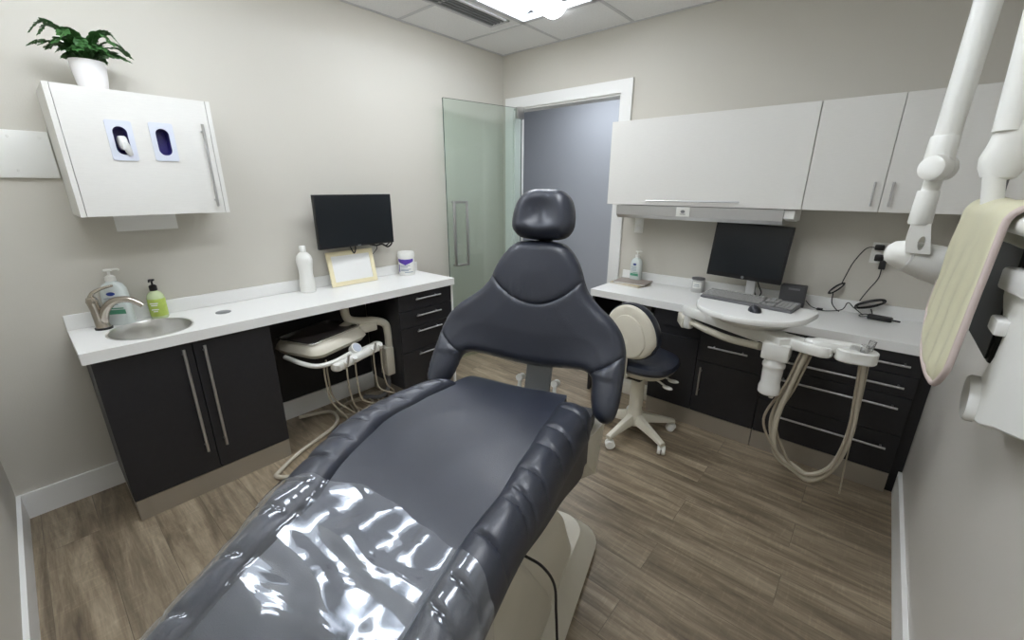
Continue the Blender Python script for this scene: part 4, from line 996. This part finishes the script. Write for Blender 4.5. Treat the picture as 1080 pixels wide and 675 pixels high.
# --- backrest and headrest: padded shapes on a leaning plane
TB = .28
PB = .02   # extra yaw against the seat frame
BM = Matrix.Translation((-.02,-.0,1.1)) @ Matrix.Rotation(PB,4,'Z') @ Matrix.Rotation(-TB,4,'X')
def inside2(p, poly):
    c = False; n = len(poly)
    for i in range(n):
        a, b = poly[i], poly[(i+1)%n]
        if (a[1] > p[1]) != (b[1] > p[1]) and p[0] < (b[0]-a[0])*(p[1]-a[1])/(b[1]-a[1])+a[0]: c = not c
    return c
def dseg(p, a, b):
    ax, ay = a; bx, by = b; dx, dy = bx-ax, by-ay; L = dx*dx+dy*dy
    t = max(0, min(1, ((p[0]-ax)*dx+(p[1]-ay)*dy)/L)) if L else 0
    return math.hypot(p[0]-ax-t*dx, p[1]-ay-t*dy)
def puff(outline, front, back, step=.008, warp=None, extra=()):
    """front/back: function (l,h,d)->offset; surface in local (l, n, h) with n = -y forward"""
    P = [Vector(p).to_2d() for p in outline]
    pts = [p for p in P]; cons = [(i,(i+1)%len(P)) for i in range(len(P))]
    x0,x1 = min(p.x for p in P),max(p.x for p in P); y0,y1 = min(p.y for p in P),max(p.y for p in P)
    segs = [((P[i].x,P[i].y),(P[(i+1)%len(P)].x,P[(i+1)%len(P)].y)) for i in range(len(P))]
    D_ = {}
    def dist(p): return min(dseg(p,a,b) for a,b in segs)
    # inner offsets near the rim for a round edge
    rows = int((y1-y0)/step)+1
    for j in range(rows+1):
        y = y0+step*j
        for i in range(int((x1-x0)/step)+2):
            x = x0+step*i+(step/2 if j%2 else 0)
            if inside2((x,y), [(p.x,p.y) for p in P]) and dist((x,y)) > step*.45: pts.append(Vector((x,y)))
    if extra:
        core = pts[:len(P)]; grid = [p for p in pts[len(P):] if min(math.hypot(p.x-q[0],p.y-q[1]) for q in extra) > .0035]
        PL = [(p.x,p.y) for p in P]
        pts = core+grid+[Vector(q) for q in extra if inside2(q, PL) and dist(q) > .003]
    V,E_,F,*_ = delaunay_2d_cdt(pts, cons, [], 1, 1e-6)
    bm = bmesh.new(); nb = len(P)
    edge = set()
    A = []; B = []
    for v in V:
        dd = dist((v.x,v.y)); w = warp(v.x,v.y) if warp else 0
        if dd < 1e-5:
            q = bm.verts.new((v.x, -w, v.y)); A.append(q); B.append(q)
        else:
            A.append(bm.verts.new((v.x, -(w+front(v.x,v.y,dd)), v.y))); B.append(bm.verts.new((v.x, -(w-back(v.x,v.y,dd)), v.y)))
    for f in F:
        try: bm.faces.new([A[i] for i in f])
        except ValueError: pass
        try: bm.faces.new([B[i] for i in f][::-1])
        except ValueError: pass
    return bm
def smooth_closed(pts, k=4):
    P = [Vector((p[0],p[1],0)) for p in pts]; n = len(P); out = []
    for i in range(n):
        p0,p1,p2,p3 = P[i-1],P[i],P[(i+1)%n],P[(i+2)%n]
        for j in range(k):
            t = j/k; q = .5*((2*p1)+(p2-p0)*t+(2*p0-5*p1+4*p2-p3)*t*t+(3*p1-p0-3*p2+p3)*t**3); out.append((q.x,q.y))
    return out
cl = .016
half = [(.05,.247),(.088,.240),(.115,.222),(.142,.19),(.162,.155),(.180,.11),(.200,.073),(.240,.033),(.293,-.008),(.330,-.052),(.350,-.10),(.356,-.14),(.359,-.19),(.360,-.24),(.358,-.285),(.351,-.318),(.333,-.340),(.306,-.341),(.281,-.324),(.266,-.292),(.258,-.255),(.254,-.226),(.243,-.206),(.215,-.196),(.16,-.200),(.08,-.209)]
outl = smooth_closed([(cl+x,y) for x,y in half]+[(cl,-.212)]+[(cl-x,y) for x,y in half[::-1]]+[(cl,.248)])
def sst(a, b, x):
    t_ = max(0, min(1, (x-a)/(b-a))); return t_*t_*(3-2*t_)
def gwarp(l, h): return .5*max(0,abs(l-cl)-.12)**2+.085*sst(.06,.36,-h)*sst(.08,.32,abs(l-cl))
seamU = [(cl-.178,.112),(cl-.165,.10),(-.105,.060),(-.044,.028),(.018,.015),(.078,.023),(.135,.055),(cl+.165,.10),(cl+.178,.112)]
seamL = [(cl-.36,-.115),(cl-.31,-.16),(cl-.245,-.205)]
seamR = [(cl+.36,-.115),(cl+.31,-.155),(cl+.245,-.197)]
SG = [(s_[i],s_[i+1]) for s_ in (seamU,seamL,seamR) for i in range(len(s_)-1)]
def bfront(l, h, d):
    R_ = .040; f = (1-(1-min(d/R_,1))**2)**.5; T_ = .040
    if h < -.2: T_ = .036
    z = T_*f+.012*min(1,d/.12)
    ds = min(dseg((l,h),a,b) for a,b in SG)
    z -= .005*math.exp(-(ds/.0035)**2)*min(1,d/.012)+.003*math.exp(-(ds/.012)**2)*min(1,d/.02)
    if h > .02 and abs(l-cl) < .17:      # soft folds above the seam
        fall = math.exp(-((h-.055)/.03)**2)*math.exp(-((l+.04)/.06)**2)
        z += .0035*fall*sin((l+.1*h)*190)
    return z
def bback(l, h, d): return .034*(1-(1-min(d/.035,1))**2)**.5
ext = []
for s_ in (seamU,seamL,seamR):
    sp_ = spline([(a,b,0) for a,b in s_], 16)
    acc = 0
    for i in range(len(sp_)-1):
        tn = (sp_[i+1]-sp_[i]); L_ = tn.length
        if i and acc+L_ < .005: acc += L_; continue
        acc = 0; tn.normalize()
        for o_ in (-.0065,-.0032,0,.0032,.0065): ext.append((sp_[i].x-tn.y*o_, sp_[i].y+tn.x*o_))
SG = []
for s_ in (seamU,seamL,seamR):
    sp_ = spline([(a,b,0) for a,b in s_], 5); SG += [((sp_[i].x,sp_[i].y),(sp_[i+1].x,sp_[i+1].y)) for i in range(len(sp_)-1)]
bm = puff(outl, bfront, bback, .0085, gwarp, ext); bmesh.ops.transform(bm, matrix=BM, verts=bm.verts)
obj('backrest', bm, M['uph'], chair, local=True, angle=80)
hc = cl+.003
hr = smooth_closed([(hc,.432),(hc+.055,.427),(hc+.092,.402),(hc+.111,.365),(hc+.118,.32),(hc+.113,.283),(hc+.088,.257),(hc+.04,.249),(hc,.248),(hc-.04,.249),(hc-.088,.257),(hc-.113,.283),(hc-.118,.32),(hc-.111,.365),(hc-.092,.402),(hc-.055,.427)], 4)
def hfront(l, h, d):
    f = (1-(1-min(d/.05,1))**2)**.5; x = l-hc
    return .062*f-.020*math.exp(-((x)/.045)**2-((h-.345)/.06)**2)+.008*math.exp(-((h-.275)/.02)**2)*f
def hback(l, h, d): return .045*(1-(1-min(d/.05,1))**2)**.5
bm = puff(hr, hfront, hback, .007, lambda l,h: .012); bmesh.ops.transform(bm, matrix=BM, verts=bm.verts)
obj('headrest', bm, M['uph'], chair, local=True, angle=80)
obj('headrest_post', MB().box((hc-.03,.02,.12),(hc+.03,.035,.30), .004).xf(BM), M['bracket'], chair, local=True)
# rear shell of the back and the grey bracket seen in the gap
bm = puff(smooth_closed([(cl,.235),(cl+.10,.21),(cl+.15,.12),(cl+.21,.02),(cl+.27,-.04),(cl+.28,-.12),(cl+.22,-.165),(cl,-.175),(cl-.22,-.165),(cl-.28,-.12),(cl-.27,-.04),(cl-.21,.02),(cl-.15,.12),(cl-.10,.21)],3), lambda l,h,d: -.01, lambda l,h,d: .05*(1-(1-min(d/.05,1))**2)**.5, .02, lambda l,h: -.012)
bmesh.ops.transform(bm, matrix=BM, verts=bm.verts)
obj('back_shell', bm, M['bracket'], chair, local=True)
mb = MB().box((cl-.035+.02,.035,-.36),(cl+.085,.05,-.12), .004)
obj('back_bracket', mb.xf(BM), M['bracket'], chair, local=True)
for x in (cl-.035,cl+.105): obj('bracket_pin', MB().cyl((x,.06,-.27),(x,.02,-.27), .013, n=16).box((x-.006,.03,-.33),(x+.006,.045,-.265), .002).xf(BM), M['white'], chair, local=True)

# --- clear plastic cover over the leg part
cover_edge = [(-.40,.86),(-.30,.835),(-.2,.80),(-.12,.775),(-.02,.79),(.08,.815),(.16,.835),(.24,.86),(.32,.90)]
def topz(l, s):
    sg = -1 if l < 0 else 1; al = abs(l); a, b = wi(s,sg), wo(s,sg)
    if al <= a: return max(panelz(s, l/a), prof(s)-.008)
    u = (al-a)/(b-a)
    if u <= 1: return prof(s)-.010*u*u-.004+bolh(s,u,sg)-.030*max(0,(u-.8)/.2)**2
    return None
mb = MB(); rings = []; NS = 170; NL = 110
def wr(l, s):
    w = .006+.0045*(1+sin(70*(s-.25*l)+6*noise.noise(Vector((l*4,s*4,0)))))*max(0,math.exp(-((s-.98-.15*l)/.10)**2))
    w += .004*(1+noise.noise(Vector((l*7+3,s*11,2))))+.003*(1+sin(38*(l+.5*s)+4*noise.noise(Vector((l*3,s*5,7)))))*math.exp(-((s-.86)/.07)**2)
    return w
for i in range(NS+1):
    f = i/NS; row = []
    for k in range(NL+1):
        q = -1+2*k/NL
        # q spans left overhang, top, right overhang
        sg = -1 if q < 0 else 1
        aq = abs(q)
        e0 = lerp(cover_edge, q*.40 if q < 0 else q*.34)
        s = e0+(SE+.01-e0)*f; b = wo(s,sg)+.006
        if aq < .86:
            l = sg*b*aq/.86; lz = sg*min(abs(l), wo(s,sg)*.985)
            z = topz(lz, s)+wr(l, s)
            if abs(l) > b*.93: z -= .0*1
        else:
            g = (aq-.86)/.14; l = sg*(b+.003+.004*g+.004*sin(s*50)*g); lz = sg*wo(s,sg)*.985
            z = topz(lz, s)+wr(l,s)-(.10 if sg > 0 else .03)*g
        row.append(P3(l, s, z))
    rings.append(row)
mb.loft(rings, closed=False)
cov = obj('plastic_cover', mb, M['sheet'], chair, local=True, angle=180)
cov['label'] = 'clear glossy wrinkled plastic sheet over the leg end'

# ------------------------------------------------------------------ X-ray arm and hanging apron
HZ_ = 0
t = thing('xray_arm', 'white jointed wall arm with X-ray head, passing in front of the wall cabinets', 'X-ray unit', (2.93,-1.25,1.3))
ya = -1.25
obj('upper_tube', MB().cyl((2.935,ya,2.50),(2.925,ya,1.66), .031, .031, 24), M['white'], t)
obj('sleeve', MB().lathe([(.001,0),(.033,0),(.036,.01),(.0345,.075),(.032,.078),(.001,.078)], (2.922,ya,1.60), (.01,0,1), 24), M['white'], t)
mb = MB().lathe([(.001,-.038),(.022,-.038),(.035,-.022),(.038,0),(.035,.02),(.028,.024),(.001,.024)], (2.918,ya-.035,1.585), (-.55,-.85,0), 24)
obj('elbow', mb, M['white'], t)
obj('elbow_ring', MB().lathe([(.001,-.008),(.029,-.008),(.029,.008),(.001,.008)], (2.935,ya,1.59), (.8,.5,0), 20), M['greyplast'], t)
obj('elbow_cap', MB().sphere((2.948,ya+.015,1.585), .032, (.8,.8,1.1), 20), M['white'], t)
obj('lower_tube', MB().cyl((2.925,ya,1.60),(2.922,ya,1.50), .022, n=20).lathe([(.001,0),(.027,0),(.030,.006),(.027,.10),(.025,.104),(.001,.104)], (2.920,ya,1.415), (.0,0,1), 24), M['white'], t)
# yoke: a fork with a slot
yk = [(-.024,.095),(.022,.095),(.028,.06),(.036,.02),(.040,0),(-.020,0),(-.026,.03),(-.026,.06)]
mb = MB().prism([(2.925+x, 1.325+z) for x,z in yk], ya-.022, ya+.022, holes=[[(2.925+.012+.009*cos(a), 1.358+.022*sin(a)) for a in [2*PI*i/20 for i in range(20)]]], plane='xz')
obj('yoke', mb, M['white'], t)
# tube head: rounded nose pointing left, body runs to the right
hd = Vector((2.884,-1.22,1.318)); hx = Vector((1,.2,-.30)).normalized()
prof_h = [(.001,-.030),(.018,-.027),(.034,-.016),(.044,.004),(.049,.03),(.054,.06),(.060,.10),(.062,.14),(.060,.18),(.050,.205),(.001,.21)]
obj('tube_head', MB().lathe(prof_h, hd, hx, 32), M['white'], t)
obj('head_collar', MB().lathe([(.047,0),(.0505,.001),(.0515,.006),(.049,.008)], hd+hx*.030, hx, 32), M['trim'], t)
obj('mount_block', MB().box((2.90,ya-.03,2.48),(W-.001,ya+.03,2.56), .01), M['white'], t)

t = thing('support_arm', 'white jointed arm with thick elbow nearer the right wall, holding the apron bar', 'arm', (3.02,-1.55,1.45))
yb = -1.52
obj('upper_tube', MB().cyl((2.985,yb,2.42),(3.018,yb,1.66), .029, .029, 24).cyl((3.03,yb+.03,2.42),(3.052,yb+.03,1.66), .024, .024, 24), M['white'], t)
mb = MB().loft([[Vector((3.028+cx_+a*cos(q), yb+.01+b_*sin(q), z)) for q in [2*PI*i/28 for i in range(28)]] for z,a,b_,cx_ in ((1.545,.018,.020,.000),(1.552,.032,.032,-.001),(1.575,.042,.036,-.001),(1.60,.045,.037,-.001),(1.63,.040,.036,.002),(1.66,.038,.036,.004),(1.68,.037,.035,.004))])
obj('elbow', mb, M['white'], t)
obj('lower_tube', MB().cyl((3.018,yb,1.56),(3.034,yb,1.47), .021, n=20), M['white'], t)
obj('dark_strut', MB().box((3.034,yb-.006,1.48),(3.046,yb+.010,1.56), .002), M['greyplast'], t)
ba, bb = Vector((3.035,-1.40,1.458)), Vector((3.085,-1.93,1.448))
dirb = (bb-ba).normalized()
obj('apron_bar', MB().cyl(ba-dirb*.02, bb+dirb*.05, .024, n=24), M['white'], t)
obj('bar_end', MB().lathe([(.001,0),(.029,0),(.031,.006),(.031,.03),(.001,.03)], bb+dirb*.01, dirb, 24), M['whitegloss'], t)
obj('bar_end', MB().lathe([(.001,0),(.026,0),(.028,.006),(.028,.02),(.001,.02)], ba-dirb*.035, dirb, 24), M['whitegloss'], t)
obj('mount_block', MB().box((2.96,yb-.03,2.40),(W-.001,yb+.05,2.48), .01), M['white'], t)
# apron: strip draped over the bar, long front tail with rounded end
ap = thing('lead_apron', 'pale yellow padded apron with mauve edging draped over the white bar', 'apron', (3.0,-1.65,1.1))
u0, u1 = .02, .36
def apron_pt(u, v, off):
    """u along the bar (0 far..), v drop: <0 behind the bar, 0 top, >0 front"""
    Rb = .030+off; base_p = ba+dirb*u
    side = Vector((-dirb.y, dirb.x, 0)); side = side if side.x < 0 else -side   # toward room (-x)
    if v < 0:
        ang_ = max(v/Rb, -PI/2)
        rest = v+Rb*PI/2 if v < -Rb*PI/2 else 0
        return base_p+side*(Rb*sin(ang_))+Vector((0,0,Rb*cos(ang_)+rest))
    ang_ = min(v/Rb, PI/2); rest = max(0, v-Rb*PI/2)
    return base_p+dirb*(.16*rest)+side*(Rb*sin(ang_)+.07*rest)+Vector((0,0,Rb*cos(ang_)-rest))
# tail outline: bottom end slopes and rounds toward the near edge
def vend(f):       # f = 0 far .. 1 near
    return .39+.05*f+.03*sin(PI*min(1,f*1.0))-.06*max(0,(.3-f)/.3)**1.5-.05*max(0,(f-.8)/.2)**2
def slab_grid(off0, off1, u0, u1, inset=0):
    bm = bmesh.new(); NU, NV = 34, 60; A = {}; B = {}
    for i in range(NU+1):
        f = i/NU; f2 = f
        for j in range(NV+1):
            v0 = -.12+inset; v1 = vend(f)-inset; v = v0+(v1-v0)*j/NV
            ed = min(i, NU-i)/3.0; ed2 = min(j, NV-j)/3.0; e_ = min(1, ed, ed2); e_ = (1-(1-e_)**2)**.5
            wv = .004*noise.noise(Vector((f*3, v*9, 0)))+.003*sin(f*26+v*8)*max(0,min(1,(v-.1)*4))
            th_ = (off0+off1)/2; hw = (off1-off0)/2*(.45+.55*e_)
            u = u0+(u1-u0)*f - (.05*max(0,v-.05))*0
            A[i,j] = bm.verts.new(apron_pt(u, v, th_+hw+wv)); B[i,j] = bm.verts.new(apron_pt(u, v, th_-hw+wv*.5))
    for i in range(NU):
        for j in range(NV):
            bm.faces.new((A[i,j],A[i+1,j],A[i+1,j+1],A[i,j+1])); bm.faces.new((B[i,j],B[i,j+1],B[i+1,j+1],B[i+1,j]))
    for i in range(NU):
        bm.faces.new((A[i,0],B[i,0],B[i+1,0],A[i+1,0])); bm.faces.new((A[i,NV],A[i+1,NV],B[i+1,NV],B[i,NV]))
    for j in range(NV):
        bm.faces.new((A[0,j],A[0,j+1],B[0,j+1],B[0,j])); bm.faces.new((A[NU,j],B[NU,j],B[NU,j+1],A[NU,j+1]))
    return bm
obj('panel', slab_grid(.002,.018,u0,u1), M['apron'], ap, angle=80)
rim = []
for i in range(0,30): rim.append(apron_pt(u0+(u1-u0)*1.0+.002, .0+vend(1)*i/30, .010))
for i in range(20, -1, -1): rim.append(apron_pt(u0+(u1-u0)*i/20, vend(i/20), .010))
for i in range(12, 8, -1): rim.append(apron_pt(u0-.002, vend(0)*i/12, .010))
obj('binding', MB().tube(rim, .0072, 10, 0), M['binding'], ap)

# white control holder and dark panel on right wall
t = thing('wall_holder', 'white stepped plastic control holder on the right wall near the camera', 'holder', (3.10,-1.75,1.0))
pf = [(-1.63,1.318),(-1.70,1.345),(-2.2,1.385),(-2.2,1.14),(-1.957,1.062),(-1.84,1.017),(-1.745,.997),(-1.705,1.01),(-1.69,1.035),(-1.70,1.06),(-1.77,1.16),(-1.78,1.225),(-1.71,1.25),(-1.65,1.285)]
mb = MB()
mb.loft([[Vector((x, y+(-1.85-y)*f, z+(1.19-z)*f)) for y,z in pf] for x,f in ((W-.001,0),(3.092,0),(3.084,.012),(3.082,.03))])
obj('back_plate', mb, M['white'], t, smooth=False)
obj('upper_cradle', MB().box((3.065,-2.2,1.30),(3.10,-1.66,1.352), .008).xf(Matrix.Translation((0,-1.66,1.32)) @ Matrix.Rotation(-.07,4,'X') @ Matrix.Translation((0,1.66,-1.32))), M['whitegloss'], t)
obj('button_block', MB().box((3.062,-1.80,1.215),(3.094,-1.725,1.25), .006), M['whitegloss'], t)
obj('lower_cup', MB().loft([[Vector((x,-1.745+.055*f*cos(q), 1.045+.045*f*sin(q)+.35*(.055*f*cos(q)))) for q in [2*PI*i/24 for i in range(24)]] for x,f in ((3.083,1.0),(3.070,1.0),(3.064,.92))]), M['whitegloss'], t)
t = thing('dark_screen', 'dark panel hanging on the right wall behind the pale apron', 'panel', (3.12,-1.5,1.1))
obj('case', MB().box((3.10,-1.62,1.10),(3.155,-1.30,1.47), .008), M['black'], t)
obj('face', MB().box((3.096,-1.61,1.11),(3.101,-1.31,1.46), .001), mat('dark_matte_face', (.07,.09,.10), .6, bump=.02), t, smooth=False)

# ------------------------------------------------------------------ lights
def area(name, loc, size, size_y, power, col, rot=(0,0,0)):
    l = bpy.data.lights.new(name, 'AREA'); l.shape = 'RECTANGLE'; l.size = size; l.size_y = size_y; l.energy = power; l.color = col
    o = bpy.data.objects.new(name, l); o.location = loc; o.rotation_euler = rot; C.objects.link(o); return o
area('troffer_lamp', (.93,-1.10,H-.055), .45, 1.1, 5.0, (1,.98,.95))
area('troffer_lamp', (2.155,-2.32,H-.055), .45, 1.1, 5.0, (1,.98,.95))
area('troffer_lamp', (.93,-2.88,H-.055), .45, 1.0, 1.2, (1,.98,.95))
area('hallway_lamp', (.5,.75,2.6), 1.0, .4, 17, (.88,.93,1.0))
w = bpy.data.worlds.new('World'); w.use_nodes = True; bpy.context.scene.world = w
w.node_tree.nodes['Background'].inputs['Color'].default_value = (.75,.8,.9,1); w.node_tree.nodes['Background'].inputs['Strength'].default_value = .2

# ------------------------------------------------------------------ camera
yaw, pt, rl, fpx = .71, -.3066, .0036, 442.83
fwd = Vector((-sin(yaw)*cos(pt), cos(yaw)*cos(pt), sin(pt)))
r = Vector((cos(yaw), sin(yaw), 0)); u = r.cross(fwd)
r2 = r*cos(rl)+u*sin(rl); u2 = -r*sin(rl)+u*cos(rl)
cam = bpy.data.cameras.new('camera'); cam.sensor_width = 36; cam.lens = fpx/1080*36; cam.clip_start = .02
co = bpy.data.objects.new('camera', cam); C.objects.link(co)
mw = Matrix((r2, u2, -fwd)).transposed().to_4x4(); mw.translation = Vector((2.8282,-3.1562,1.5251))
co.matrix_world = mw
sc = bpy.context.scene; sc.camera = co
sc.view_settings.view_transform = 'Standard'; sc.view_settings.look = 'None'; sc.view_settings.gamma = 1; sc.view_settings.exposure = 0
sc.view_settings.use_curve_mapping = False
